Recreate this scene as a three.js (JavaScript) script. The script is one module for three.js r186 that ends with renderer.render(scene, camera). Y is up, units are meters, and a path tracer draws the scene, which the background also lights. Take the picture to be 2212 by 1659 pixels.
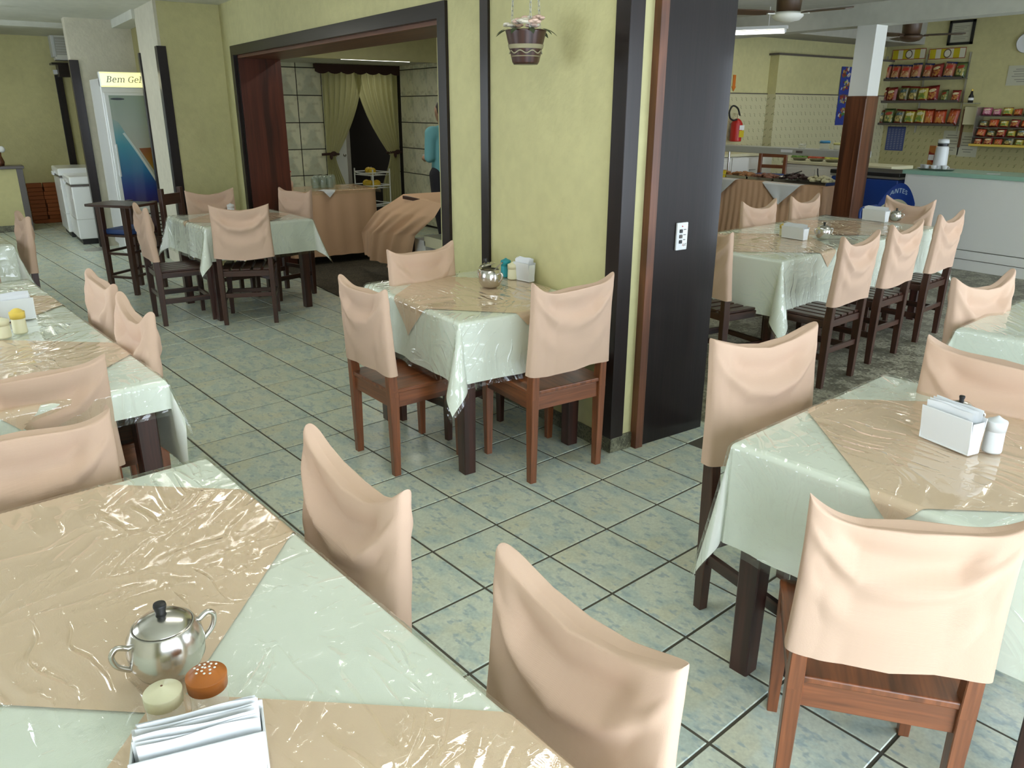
import * as THREE from 'three';
import { mergeGeometries, mergeVertices } from 'three/addons/utils/BufferGeometryUtils.js';
import { RoundedBoxGeometry } from 'three/addons/geometries/RoundedBoxGeometry.js';
import { MarchingCubes } from 'three/addons/objects/MarchingCubes.js';
import { RectAreaLightUniformsLib } from 'three/addons/lights/RectAreaLightUniformsLib.js';

// ---------- camera, sky, exposure (world: origin at the foot of the pillar corner, x along the yellow wall, z towards the camera, metres)
const scene = new THREE.Scene();
const camera = new THREE.PerspectiveCamera(52.308, 2212 / 1659, 0.05, 100);
camera.position.set(2.7496, 1.6613, 2.5049);
camera.up.set(-0.27458, 0.9437, -0.18448);
camera.lookAt(2.7496 - 0.77742, 1.6613 - 0.33078, 2.5049 - 0.53498);
const SKY = new THREE.Color().setRGB(0.78, 0.88, 1.0);
scene.background = SKY;
scene.backgroundIntensity = 6.0;
const TUBE = 40.0;                      // radiance of the fluorescent tubes
const TUBE_COLOR = [1.0, 0.99, 0.90];
const renderer = new THREE.WebGLRenderer({ antialias: true });
renderer.toneMapping = THREE.LinearToneMapping;
renderer.toneMappingExposure = 1.40;
renderer.shadowMap.enabled = true;
RectAreaLightUniformsLib.init();

// ---------- helpers
let SEED = 7;
const rnd = () => { SEED = (SEED * 1664525 + 1013904223) % 4294967296; return SEED / 4294967296; };
const rr = (a, b) => a + (b - a) * rnd();
const clamp = (x, a, b) => Math.max(a, Math.min(b, x));
const sstep = (a, b, x) => { const t = clamp((x - a) / (b - a), 0, 1); return t * t * (3 - 2 * t); };
const RAD = Math.PI / 180;
const COL = (r, g, b) => new THREE.Color().setRGB(r, g, b);

const used = {};
function numbered(n) { const k = used[n] = (used[n] ?? -1) + 1; return k ? n + '_' + String(k).padStart(3, '0') : n; }
function tag(o, label, category, group, kind) {
  o.userData = { label, category };
  if (group) o.userData.group = group;
  if (kind) o.userData.kind = kind;
  return o;
}
function thing(name, label, category, [x, y, z] = [0, 0, 0], yaw = 0, group, kind) {
  const o = new THREE.Group(); o.name = numbered(name);
  o.position.set(x, y, z); o.rotation.y = yaw;
  tag(o, label, category, group, kind); scene.add(o); return o;
}
function struct(name, geos, mat) {
  const m = mesh(name, geos, mat); m.name = numbered(name); m.userData = { kind: 'structure' }; scene.add(m); return m;
}
function structGroup(name) { const o = new THREE.Group(); o.name = numbered(name); o.userData = { kind: 'structure' }; scene.add(o); return o; }
function clean(g) {
  let q = g.index ? g.toNonIndexed() : g;
  for (const k of Object.keys(q.attributes)) if (!['position', 'normal', 'uv'].includes(k)) q.deleteAttribute(k);
  if (!q.attributes.uv) autoUV(q);
  return q;
}
function merge(geos) { geos = [geos].flat(); return geos.length === 1 ? geos[0] : mergeGeometries(geos.map(clean)); }
function mesh(name, geos, mat) {
  const m = new THREE.Mesh(merge(geos), mat); m.name = name; m.castShadow = m.receiveShadow = true; return m;
}
function part(parent, name, geos, mat, label) {
  const m = mesh(name, geos, mat); parent.add(m);
  if (label) m.userData = { label };
  return m;
}
// metric uv by the dominant axis of each face; v runs along the longest side of the piece
function autoUV(g) {
  const p = g.attributes.position, n = g.attributes.normal, uv = new Float32Array(p.count * 2);
  g.computeBoundingBox(); const s = g.boundingBox.getSize(new THREE.Vector3());
  const long = s.x >= s.y && s.x >= s.z ? 0 : s.y >= s.z ? 1 : 2, off = (p.getX(0) * 3.7 + p.getY(0) * 1.3 + p.getZ(0) * 2.1) % 1;
  for (let i = 0; i < p.count; i++) {
    const a = [Math.abs(n.getX(i)), Math.abs(n.getY(i)), Math.abs(n.getZ(i))], c = [p.getX(i), p.getY(i), p.getZ(i)];
    const d = a[0] >= a[1] && a[0] >= a[2] ? 0 : a[1] >= a[2] ? 1 : 2;
    let u = (d + 1) % 3, v = (d + 2) % 3;
    if (u === long) [u, v] = [v, u];
    uv[2 * i] = c[u] + off; uv[2 * i + 1] = c[v] + off;
  }
  g.setAttribute('uv', new THREE.BufferAttribute(uv, 2)); return g;
}
// box from its centre; a small rounding catches the light on its edges
function bx(w, h, d, x = 0, y = 0, z = 0, r = 0, rot) {
  let g;
  if (r > 0) { g = new RoundedBoxGeometry(w, h, d, 1, Math.min(r, w / 2.1, h / 2.1, d / 2.1)); } else g = new THREE.BoxGeometry(w, h, d);
  g = g.index ? g.toNonIndexed() : g; autoUV(g);
  if (rot) g.applyMatrix4(new THREE.Matrix4().makeRotationFromEuler(new THREE.Euler(...rot)));
  return g.translate(x, y, z);
}
// box by its extents
const ext = (x0, x1, y0, y1, z0, z1, r = 0) => bx(x1 - x0, y1 - y0, z1 - z0, (x0 + x1) / 2, (y0 + y1) / 2, (z0 + z1) / 2, r);
// square bar that tapers from (w0,d0) at its foot to (w1,d1) at its head, chamfered corners
function taper(w0, d0, w1, d1, h, x = 0, y = 0, z = 0, dx = 0, dz = 0) {
  const P = [], c = 0.12, ring = (w, d, yy, ox, oz) => [[1, 1 - c], [1 - c, 1], [-(1 - c), 1], [-1, 1 - c], [-1, -(1 - c)], [-(1 - c), -1], [1 - c, -1], [1, -(1 - c)]].map(([a, b]) => [ox + a * w / 2, yy, oz + b * d / 2]);
  const A = ring(w0, d0, 0, 0, 0), B = ring(w1, d1, h, dx, dz), idx = [];
  for (let i = 0; i < 8; i++) { const j = (i + 1) % 8; P.push(A[i], B[i], A[j], A[j], B[i], B[j]); }
  for (let i = 1; i < 7; i++) { P.push(A[0], A[i], A[i + 1]); P.push(B[0], B[i + 1], B[i]); }
  const g = new THREE.BufferGeometry(); g.setAttribute('position', new THREE.Float32BufferAttribute(P.flat(), 3));
  g.computeVertexNormals(); autoUV(g); return g.translate(x, y, z);
}
function lathe(pts, seg = 28, x = 0, y = 0, z = 0) {
  const g = new THREE.LatheGeometry(pts.map(([a, b]) => new THREE.Vector2(a, b)), seg); return clean(g).translate(x, y, z);
}
function cyl(r0, r1, h, x = 0, y = 0, z = 0, seg = 20, rot) {
  const g = clean(new THREE.CylinderGeometry(r1, r0, h, seg)); if (rot) g.applyMatrix4(new THREE.Matrix4().makeRotationFromEuler(new THREE.Euler(...rot))); return g.translate(x, y, z);
}
function tube(pts, r, seg = 24, rad = 8, closed = false) {
  return clean(new THREE.TubeGeometry(new THREE.CatmullRomCurve3(pts.map((p) => new THREE.Vector3(...p)), closed), seg, r, rad, closed));
}
function sph(r, x = 0, y = 0, z = 0, sx = 1, sy = 1, sz = 1, seg = 14) { return clean(new THREE.SphereGeometry(r, seg, Math.round(seg * 0.7))).scale(sx, sy, sz).translate(x, y, z); }
// smooth grid surface from f(u, v) with u, v in [0, 1]
function grid(nu, nv, f, us, vs) {
  const pos = [], uv = [], idx = [];
  for (let j = 0; j <= nv; j++) for (let i = 0; i <= nu; i++) { const u = us ? us[i] : i / nu, v = vs ? vs[j] : j / nv; const q = f(u, v); pos.push(q[0], q[1], q[2]); uv.push(q[3] ?? u, q[4] ?? v); }
  for (let j = 0; j < nv; j++) for (let i = 0; i < nu; i++) { const a = j * (nu + 1) + i, b = a + 1, c = a + nu + 1, d = c + 1; idx.push(a, c, b, b, c, d); }
  const g = new THREE.BufferGeometry(); g.setAttribute('position', new THREE.Float32BufferAttribute(pos, 3)); g.setAttribute('uv', new THREE.Float32BufferAttribute(uv, 2)); g.setIndex(idx);
  g.computeVertexNormals(); return g;
}
// periodic value noise and its octaves
function noiseMaker(seed) {
  const N = 256, t = new Float32Array(N * N); let s = seed * 2654435761 % 4294967296;
  for (let i = 0; i < t.length; i++) { s = (s * 1664525 + 1013904223) % 4294967296; t[i] = s / 4294967296; }
  const at = (x, y, p, q) => t[(((y % q) + q) % q % N) * N + (((x % p) + p) % p % N)];
  const n = (x, y, p, q) => { const xi = Math.floor(x), yi = Math.floor(y), fx = x - xi, fy = y - yi, u = fx * fx * (3 - 2 * fx), v = fy * fy * (3 - 2 * fy);
    return (at(xi, yi, p, q) * (1 - u) + at(xi + 1, yi, p, q) * u) * (1 - v) + (at(xi, yi + 1, p, q) * (1 - u) + at(xi + 1, yi + 1, p, q) * u) * v; };
  return (u, v, p, q, oct = 4) => { let a = 0, w = 0.5, m = 0; for (let o = 0; o < oct; o++) { a += w * n(u * p, v * q, p, q); m += w; w *= 0.5; p *= 2; q *= 2; } return a / m; };
}
function dataTex(n, f, srgb = true, m = n) {
  const d = new Uint8Array(n * m * 4);
  for (let y = 0; y < m; y++) for (let x = 0; x < n; x++) { const c = f(x / n, y / m), o = (y * n + x) * 4; if (typeof c === 'number') d[o] = d[o + 1] = d[o + 2] = clamp(c, 0, 1) * 255; else for (let k = 0; k < 3; k++) d[o + k] = clamp(c[k], 0, 1) * 255; d[o + 3] = 255; }
  const t = new THREE.DataTexture(d, n, m); t.wrapS = t.wrapT = THREE.RepeatWrapping; t.magFilter = THREE.LinearFilter; t.minFilter = THREE.LinearMipmapLinearFilter; if (srgb) t.colorSpace = THREE.SRGBColorSpace; t.needsUpdate = true; return t;
}
const rep = (t, a, b = a, r = 0) => { const c = t.clone(); c.repeat.set(a, b); c.rotation = r; c.needsUpdate = true; return c; };
function canvasTex(w, h, draw) { const c = document.createElement('canvas'); c.width = w; c.height = h; draw(c.getContext('2d'), w, h); const t = new THREE.CanvasTexture(c); t.colorSpace = THREE.SRGBColorSpace; return t; }
const std = (o) => new THREE.MeshStandardMaterial(o), phy = (o) => new THREE.MeshPhysicalMaterial(o);

// ---------- materials
const nz = noiseMaker(11), nz2 = noiseMaker(29), nz3 = noiseMaker(53);
const lerp3 = (a, b, t) => a.map((v, i) => v + (b[i] - v) * t);
const woodTex = dataTex(512, (u, v) => { const w = nz(u, v, 4, 2, 3), g = nz2(u + 0.05 * w, v, 40, 2, 4), f = nz3(u, v, 120, 6, 2); const k = 0.62 + 0.42 * g + 0.14 * (f - 0.5) - 0.16 * sstep(0.62, 0.75, nz(u + 0.03 * w, v, 14, 2, 2)); return [k, k * 0.985, k * 0.96]; });
const weaveTex = dataTex(128, (u, v) => 0.5 + 0.25 * Math.sin(u * Math.PI * 64) * Math.cos(v * Math.PI * 64) + 0.25 * (nz(u, v, 32, 32, 2) - 0.5), false);
const plasterTex = dataTex(256, (u, v) => nz(u, v, 24, 24, 4), false);
const wallTex = dataTex(256, (u, v) => { const k = 0.93 + 0.1 * (nz(u, v, 3, 3, 4) - 0.5) + 0.05 * (nz2(u, v, 40, 40, 2) - 0.5); return [k, k, k]; });
const marbleTex = dataTex(1024, (u, v) => {
  const w = nz(u, v, 5, 5, 3), a = nz2(u + 0.08 * w, v + 0.05 * w, 10, 22, 5), b = nz3(u, v, 26, 48, 4), c = nz(v, u, 5, 8, 4);
  let col = lerp3([0.83, 0.85, 0.79], [0.75, 0.80, 0.77], sstep(0.42, 0.68, a)); col = lerp3(col, [0.84, 0.83, 0.73], 0.6 * sstep(0.5, 0.72, c)); col = lerp3(col, [0.60, 0.67, 0.70], 0.6 * sstep(0.60, 0.78, b));
  const k = 0.97 + 0.1 * (nz2(u, v, 120, 120, 2) - 0.5); return col.map((x) => x * k);
});
const wallTileTex = dataTex(512, (u, v) => { const a = nz(u, v, 6, 6, 5), b = nz2(u, v, 16, 16, 4); const c = lerp3([0.92, 0.91, 0.82], [0.80, 0.81, 0.73], sstep(0.35, 0.7, a)); return lerp3(c, [0.74, 0.72, 0.62], 0.4 * sstep(0.55, 0.75, b)); });
const speckTex = dataTex(512, (u, v) => { const a = nz(u, v, 60, 60, 3), b = nz2(u, v, 14, 14, 4), c = nz3(u, v, 110, 110, 2); let k = lerp3([0.60, 0.59, 0.52], [0.44, 0.43, 0.37], sstep(0.4, 0.62, b)); k = lerp3(k, [0.74, 0.73, 0.66], 0.7 * sstep(0.55, 0.75, a)); return lerp3(k, [0.28, 0.27, 0.23], 0.6 * sstep(0.58, 0.72, c)); });
const rugTex = dataTex(256, (u, v) => { const k = 0.75 + 0.5 * (nz(u, v, 90, 90, 2) - 0.5) + 0.2 * (nz2(u, v, 8, 8, 3) - 0.5); return [k, k * 0.97, k * 0.9]; });
// creases of a thin plastic film: bent ridges, long in one direction, with still patches between
const filmTex = dataTex(1024, (u, v) => {
  const w1 = nz(u, v, 4, 4, 3) - 0.5, w2 = nz2(u, v, 4, 4, 3) - 0.5, r = (n) => 1 - Math.abs(2 * n - 1);
  const m1 = sstep(0.40, 0.60, nz(u, v, 3, 3, 2)), m2 = sstep(0.44, 0.60, nz2(v, u, 3, 3, 2)), p = u + v, q = v - u;
  const a = r(nz3(u + 0.22 * w1, v + 0.10 * w2, 4, 22, 2)), b = r(nz2(p + 0.25 * w2, q + 0.08 * w1, 3, 17, 2)), c = r(nz(u + 0.10 * w2, v + 0.2 * w1, 15, 4, 2)), e = nz3(u, v, 40, 40, 2);
  return 0.12 + 0.34 * m1 * Math.pow(a, 5) + 0.26 * m2 * Math.pow(b, 5) + 0.14 * (1 - m1) * Math.pow(c, 5) + 0.14 * nz(u + 0.1 * w2, v, 6, 8, 2) + 0.05 * sstep(0.62, 0.75, e);
}, false);

const M = {};
M.wall = std({ color: COL(0.69, 0.645, 0.33), roughness: 0.75, map: rep(wallTex, 0.5), bumpMap: rep(plasterTex, 2), bumpScale: 0.002 });
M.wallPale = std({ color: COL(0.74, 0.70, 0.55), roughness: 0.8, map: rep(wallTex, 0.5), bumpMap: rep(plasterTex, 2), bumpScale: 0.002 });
M.wallDarkened = std({ color: COL(0.40, 0.36, 0.15), roughness: 0.8, map: rep(wallTex, 0.5) });  // wall yellow darkened: recess shade in the colour, dimmer unseen right wall
M.ceiling = std({ color: COL(0.72, 0.72, 0.62), roughness: 0.9, map: rep(wallTex, 0.4) });
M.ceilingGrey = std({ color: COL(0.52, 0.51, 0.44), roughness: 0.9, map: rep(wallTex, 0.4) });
M.darkWood = phy({ color: COL(0.016, 0.008, 0.007), roughness: 0.36, specularIntensity: 0.6, map: rep(woodTex, 1.2), clearcoat: 0.2, clearcoatRoughness: 0.18 });
M.panelWood = phy({ color: COL(0.012, 0.0065, 0.006), roughness: 0.40, specularIntensity: 0.5, map: rep(woodTex, 0.9), clearcoat: 0.28, clearcoatRoughness: 0.10, bumpMap: rep(woodTex, 0.9), bumpScale: 0.0008 });
M.redWood = phy({ color: COL(0.13, 0.030, 0.016), roughness: 0.38, map: rep(woodTex, 0.8), clearcoat: 0.3, clearcoatRoughness: 0.25 });
M.brownEdge = std({ color: COL(0.20, 0.075, 0.035), roughness: 0.45, map: rep(woodTex, 1) });
M.chairWood = phy({ color: COL(0.30, 0.098, 0.036), roughness: 0.36, map: rep(woodTex, 1.6), clearcoat: 0.35, clearcoatRoughness: 0.3 });
M.chairDark = phy({ color: COL(0.075, 0.026, 0.014), roughness: 0.38, map: rep(woodTex, 1.6), clearcoat: 0.35, clearcoatRoughness: 0.3 });
M.tableWood = phy({ color: COL(0.075, 0.027, 0.020), roughness: 0.36, map: rep(woodTex, 1.4), clearcoat: 0.3, clearcoatRoughness: 0.3 });
M.columnWood = phy({ color: COL(0.20, 0.068, 0.028), roughness: 0.4, map: rep(woodTex, 0.9), clearcoat: 0.3, clearcoatRoughness: 0.25 });
const fabric = (r, g, b) => phy({ color: COL(r, g, b), roughness: 0.92, sheen: 0.25, sheenRoughness: 0.6, sheenColor: COL(r, g, b), bumpMap: rep(weaveTex, 14), bumpScale: 0.0006, side: THREE.DoubleSide });
M.peach = fabric(0.64, 0.45, 0.33);
M.peachDeep = fabric(0.70, 0.44, 0.26);
M.peachTop = fabric(0.78, 0.57, 0.42);
M.white = fabric(0.82, 0.84, 0.77);
M.whiteFold = fabric(0.74, 0.76, 0.74);
M.curtain = phy({ color: COL(0.56, 0.54, 0.28), roughness: 0.95, transmission: 0.35, thickness: 0, side: THREE.DoubleSide });
M.valance = std({ color: COL(0.05, 0.022, 0.018), roughness: 0.9, side: THREE.DoubleSide });
M.film = phy({ color: COL(0.96, 0.985, 0.95), transmission: 1, thickness: 0, roughness: 0.03, ior: 1.75, bumpMap: filmTex, bumpScale: 0.016, side: THREE.DoubleSide });
M.grout = std({ color: COL(0.085, 0.078, 0.055), roughness: 0.9 });
M.tile = phy({ color: COL(1, 1, 1), map: marbleTex, roughness: 0.30, bumpMap: marbleTex, bumpScale: 0.0006, specularIntensity: 0.9 });
M.wallTile = phy({ color: COL(1, 1, 1), map: rep(wallTileTex, 1.1), roughness: 0.25 });
M.wallGrout = std({ color: COL(0.03, 0.025, 0.022), roughness: 0.9 });
M.speck = std({ color: COL(1, 1, 1), map: rep(speckTex, 0.8), roughness: 0.45 });
M.baseTile = std({ color: COL(0.55, 0.56, 0.47), map: rep(speckTex, 1.5), roughness: 0.35 });
M.rug = std({ color: COL(0.13, 0.115, 0.085), map: rep(rugTex, 1.2), roughness: 1, bumpMap: rep(rugTex, 2), bumpScale: 0.004 });
M.whitePaint = std({ color: COL(0.80, 0.80, 0.74), roughness: 0.45 });
M.whiteGloss = phy({ color: COL(0.80, 0.82, 0.80), roughness: 0.25, clearcoat: 0.4, clearcoatRoughness: 0.1 });
M.whitePlastic = std({ color: COL(0.72, 0.74, 0.74), roughness: 0.35 });
M.cream = std({ color: COL(0.74, 0.71, 0.48), roughness: 0.4 });
M.yellowCap = std({ color: COL(0.75, 0.55, 0.10), roughness: 0.4 });
M.orangeCap = std({ color: COL(0.42, 0.13, 0.02), roughness: 0.4 });
M.teal = std({ color: COL(0.02, 0.28, 0.32), roughness: 0.35 });
M.clearPlastic = phy({ color: COL(0.95, 0.95, 0.92), roughness: 0.12, transmission: 0.8, thickness: 0, ior: 1.45 });
M.salt = std({ color: COL(0.80, 0.79, 0.72), roughness: 0.8 });
M.steel = phy({ color: COL(0.62, 0.60, 0.56), metalness: 1, roughness: 0.20 });
M.steelDull = phy({ color: COL(0.52, 0.52, 0.49), metalness: 0.9, roughness: 0.38 });
M.steelPlate = std({ color: COL(0.50, 0.52, 0.49), metalness: 0.3, roughness: 0.4 });
M.black = std({ color: COL(0.012, 0.012, 0.012), roughness: 0.45 });
M.rubber = std({ color: COL(0.02, 0.02, 0.02), roughness: 0.8 });
M.paper = std({ color: COL(0.82, 0.84, 0.85), roughness: 0.85, side: THREE.DoubleSide });
M.blue = std({ color: COL(0.012, 0.05, 0.24), roughness: 0.4 });
M.blueSeat = std({ color: COL(0.03, 0.07, 0.22), roughness: 0.6 });
M.green = std({ color: COL(0.30, 0.50, 0.38), roughness: 0.35 });
M.granite = std({ color: COL(0.10, 0.085, 0.075), roughness: 0.3 });
M.red = std({ color: COL(0.50, 0.02, 0.015), roughness: 0.35 });
M.fanBrown = std({ color: COL(0.075, 0.040, 0.020), roughness: 0.45 });
M.brick = [0.9, 1.1, 0.75].map((k) => std({ color: COL(0.30 * k, 0.085 * k, 0.025 * k), roughness: 0.85 }));
M.glow = std({ color: COL(0.9, 0.9, 0.9), emissive: COL(...TUBE_COLOR), emissiveIntensity: 3.2, roughness: 0.5 });

// ---------- room shell
// floors: dark grout bed with separate tiles laid 6.5 degrees off the walls
const TH = 6.5 * RAD, cT = Math.cos(TH), sT = Math.sin(TH), TILE = 0.33;
const tileToWorld = (X, Z) => [cT * (X - 0.14) + sT * (Z + 0.92), -sT * (X - 0.14) + cT * (Z + 0.92)];
const floor = structGroup('floor');
part(floor, 'grout', [ext(-11.7, 4.4, -0.12, -0.0035, -0.71, 4.6), ext(-10.6, -2.1, -0.12, -0.0035, -3.4, -0.71)], M.grout);
{
  const s = TILE - 0.010, c = 0.0025, h = 0.009;
  const tileGeo = (u0, v0, k) => {
    const a = s / 2, b = a - c, P = [], U = [];
    const quad = (p, q, r, t) => { for (const w of [p, q, r, p, r, t]) { P.push(...w); U.push(u0 + (w[0] + a) / 0.9, v0 + (w[2] + a) / 0.9); } };
    const top = [[-b, 0, b], [b, 0, b], [b, 0, -b], [-b, 0, -b]], mid = [[-a, -c, a], [a, -c, a], [a, -c, -a], [-a, -c, -a]], low = mid.map(([x, , z]) => [x, -h, z]);
    quad(...top);
    for (let i = 0; i < 4; i++) { const j = (i + 1) % 4; quad(mid[i], mid[j], top[j], top[i]); quad(low[i], low[j], mid[j], mid[i]); }
    const g = new THREE.BufferGeometry(); g.setAttribute('position', new THREE.Float32BufferAttribute(P, 3)); g.setAttribute('uv', new THREE.Float32BufferAttribute(U, 2)); g.computeVertexNormals(); return g;
  };
  const variants = []; for (let i = 0; i < 12; i++) variants.push(tileGeo(rnd(), rnd(), i));
  const tones = [1, 0.95, 1.05, 0.98].map((k) => { const m = M.tile.clone(); m.color = COL(0.98 * k, 1.0 * k, 0.95 * k); return m; });
  camera.updateMatrixWorld(); camera.aspect = 2212 / 1659; camera.updateProjectionMatrix();
  const inv = camera.matrixWorld.clone().invert(), spots = [];
  for (let i = -36; i < 14; i++) for (let j = -16; j < 16; j++) {
    const [x, z] = tileToWorld((i + 0.5) * TILE, -(j + 0.5) * TILE);
    const front = z > -0.60 && z < 4.3 && x > -11.5 && x < 4.1, left = z <= -0.60 && z > -3.15 && x > -8.5 && x < -2.4;
    if (!front && !left) continue;
    const v = new THREE.Vector3(x, 0, z).applyMatrix4(inv), d = -v.z;
    const p = new THREE.Vector3(x, 0, z).project(camera);
    const inView = d > 0.2 && Math.abs(p.x) < 1.08 && Math.abs(p.y) < 1.08;
    spots.push({ x, z, d, inView, q: (i * 7 + j * 13 + i * j * 3 + 4000) });
  }
  const seen = spots.filter((s) => s.inView).sort((a, b) => a.d - b.d), single = seen.slice(0, 300), rest = seen.slice(300).concat(spots.filter((s) => !s.inView && s.d > -3));
  const place = (o, t) => { o.position.set(t.x, 0, t.z); o.rotation.y = TH + (t.q % 2) * Math.PI; };
  for (const t of single) { const m = new THREE.Mesh(variants[t.q % 12], tones[(t.q >> 1) % 4]); m.name = 'tile'; m.receiveShadow = m.castShadow = true; place(m, t); floor.add(m); }
  const o = new THREE.Object3D(), geos = rest.map((t) => { place(o, t); o.updateMatrix(); return variants[t.q % 12].clone().applyMatrix4(o.matrix); });
  const far = part(floor, 'far_tiles', geos, tones[0]); far.userData = { kind: 'stuff' };
}
struct('floor_right', [ext(-2.1, 4.4, -0.12, 0, -11.9, -0.71), ext(-6.3, -2.1, -0.12, 0, -11.9, -3.4)], M.speck);

// yellow wall at z = 0 with the wide doorway to the room behind
const H1 = 2.66;
struct('wall_back', [
  ext(-1.57, 0, 0, H1, -0.64, 0), ext(-5.88, -1.57, 2.25, H1, -0.45, 0), ext(-6.2, -5.88, 0, H1, -0.45, 0),
  ext(0, 4.3, 2.33, H1, -0.69, 0), ext(-2.5, -1.57, 0, H1, -0.64, -0.45)], M.wall);
struct('pillar_left', ext(-7.15, -6.2, 0, H1, -0.45, 0.60), M.wall);
struct('wall_pillar_lit_face', ext(-7.15, -6.2, 0, H1, 0.60, 0.63), M.wallPale);  // pale slab: brightness of the pillar's lit side put into its colour
struct('wall_recess', [ext(-8.43, -7.15, 0, H1, 0.3, 0.45), ext(-11.6, -8.6, 0, H1, 0.6, 0.82)], M.wallDarkened);  // shade of the recess put into a darker wall colour
struct('pillar_far', ext(-8.62, -8.42, 0, H1, 0.3, 1.16), M.wallPale);
struct('wall_left', ext(-11.65, -11.5, 0, 2.8, 0.6, 4.6), M.wall);
struct('wall_front', [ext(-11.6, -9.0, 0, 2.8, 4.4, 4.6), ext(-9.0, -8.0, 0, 2.8, 4.4, 4.6), ext(-8.0, -6.4, 0, 0.9, 4.4, 4.6), ext(-8.0, -6.4, 2.3, 2.8, 4.4, 4.6), ext(-6.4, -3.6, 0, 2.8, 4.4, 4.6), ext(-3.6, -2.0, 0, 2.8, 4.4, 4.6), ext(-2.0, -0.4, 0, 0.9, 4.4, 4.6), ext(-2.0, -0.4, 2.3, 2.8, 4.4, 4.6), ext(-0.4, 0.9, 0, 2.8, 4.4, 4.6), ext(0.9, 2.6, 0, 2.8, 4.4, 4.6), ext(2.6, 3.3, 0, 2.8, 4.4, 4.6), ext(3.3, 4.4, 0, 2.8, 4.4, 4.6)], M.wallPale);
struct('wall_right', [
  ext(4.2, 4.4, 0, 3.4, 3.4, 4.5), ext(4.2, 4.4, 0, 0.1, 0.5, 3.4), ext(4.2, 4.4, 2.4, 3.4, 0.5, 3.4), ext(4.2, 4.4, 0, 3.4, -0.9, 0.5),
  ext(4.2, 4.4, 0, 0.2, -3.9, -0.9), ext(4.2, 4.4, 2.4, 3.4, -3.9, -0.9), ext(4.2, 4.4, 0, 3.4, -5.4, -3.9), ext(4.2, 4.4, 2.3, 3.4, -9.6, -5.4), ext(4.2, 4.4, 0, 3.4, -11.9, -9.6)], M.wallDarkened);  // unseen wall, darkened to dim its reflection in the dark panel
struct('ceiling_front', ext(-11.7, 4.4, H1, H1 + 0.15, -0.0, 4.6), M.ceiling);
struct('beam_left', [ext(-8.45, -7.12, 2.57, H1, 0.45, 0.66), ext(-9.4, -9.2, 2.60, H1, 0.82, 4.4)], M.ceiling);

// timber posts and linings
struct('trim_1', ext(-1.19, -1.11, 0.085, H1, 0, 0.018, 0.003), M.darkWood);
struct('trim_2', ext(-0.07, 0.026, 0.085, H1, -0.06, 0.026, 0.004), M.darkWood);
struct('trim_3', ext(-6.28, -6.18, 0.0, 2.25, 0.56, 0.65, 0.004), M.darkWood);
struct('trim_4', ext(-7.16, -7.09, 0.0, 2.23, 0.60, 0.65, 0.004), M.darkWood);
struct('trim_5', ext(-8.50, -8.40, 0.0, 2.2, 1.08, 1.18, 0.004), M.darkWood);
struct('trim_6', ext(-11.5, -11.46, 0.0, 2.13, 0.94, 1.04, 0.003), M.darkWood);
{
  const d = structGroup('doorway_1');
  part(d, 'frame_post', ext(-5.88, -5.795, 0, 2.17, -0.02, 0.022, 0.003), M.darkWood);
  part(d, 'frame_post', ext(-1.655, -1.56, 0, 2.17, -0.02, 0.022, 0.003), M.darkWood);
  part(d, 'frame_header', ext(-5.88, -1.56, 2.165, 2.255, -0.02, 0.022, 0.003), M.darkWood);
  part(d, 'jamb_panel', ext(-5.795, -5.77, 0, 2.165, -0.45, -0.02), M.redWood);
  part(d, 'jamb_panel', ext(-1.68, -1.655, 0, 2.165, -0.45, -0.02), M.darkWood);
  part(d, 'soffit_panel', ext(-5.795, -1.655, 2.14, 2.166, -0.45, -0.02), M.brownEdge);
}
{
  const d = structGroup('doorway_2');
  part(d, 'jamb_panel', ext(0, 0.024, 0.0, 2.33, -0.645, -0.175, 0.002), M.panelWood);
  part(d, 'edge_strip', ext(0, 0.045, 0.0, 2.33, -0.185, -0.135, 0.003), M.brownEdge);
  part(d, 'soffit_panel', ext(0.024, 4.25, 2.30, 2.33, -0.69, -0.02), M.darkWood);
}
struct('baseboard_pillar', [ext(-1.56, 0.012, 0, 0.085, 0, 0.012, 0.002), ext(0, 0.012, 0, 0.085, -0.135, 0.012, 0.002)], M.baseTile);

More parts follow.
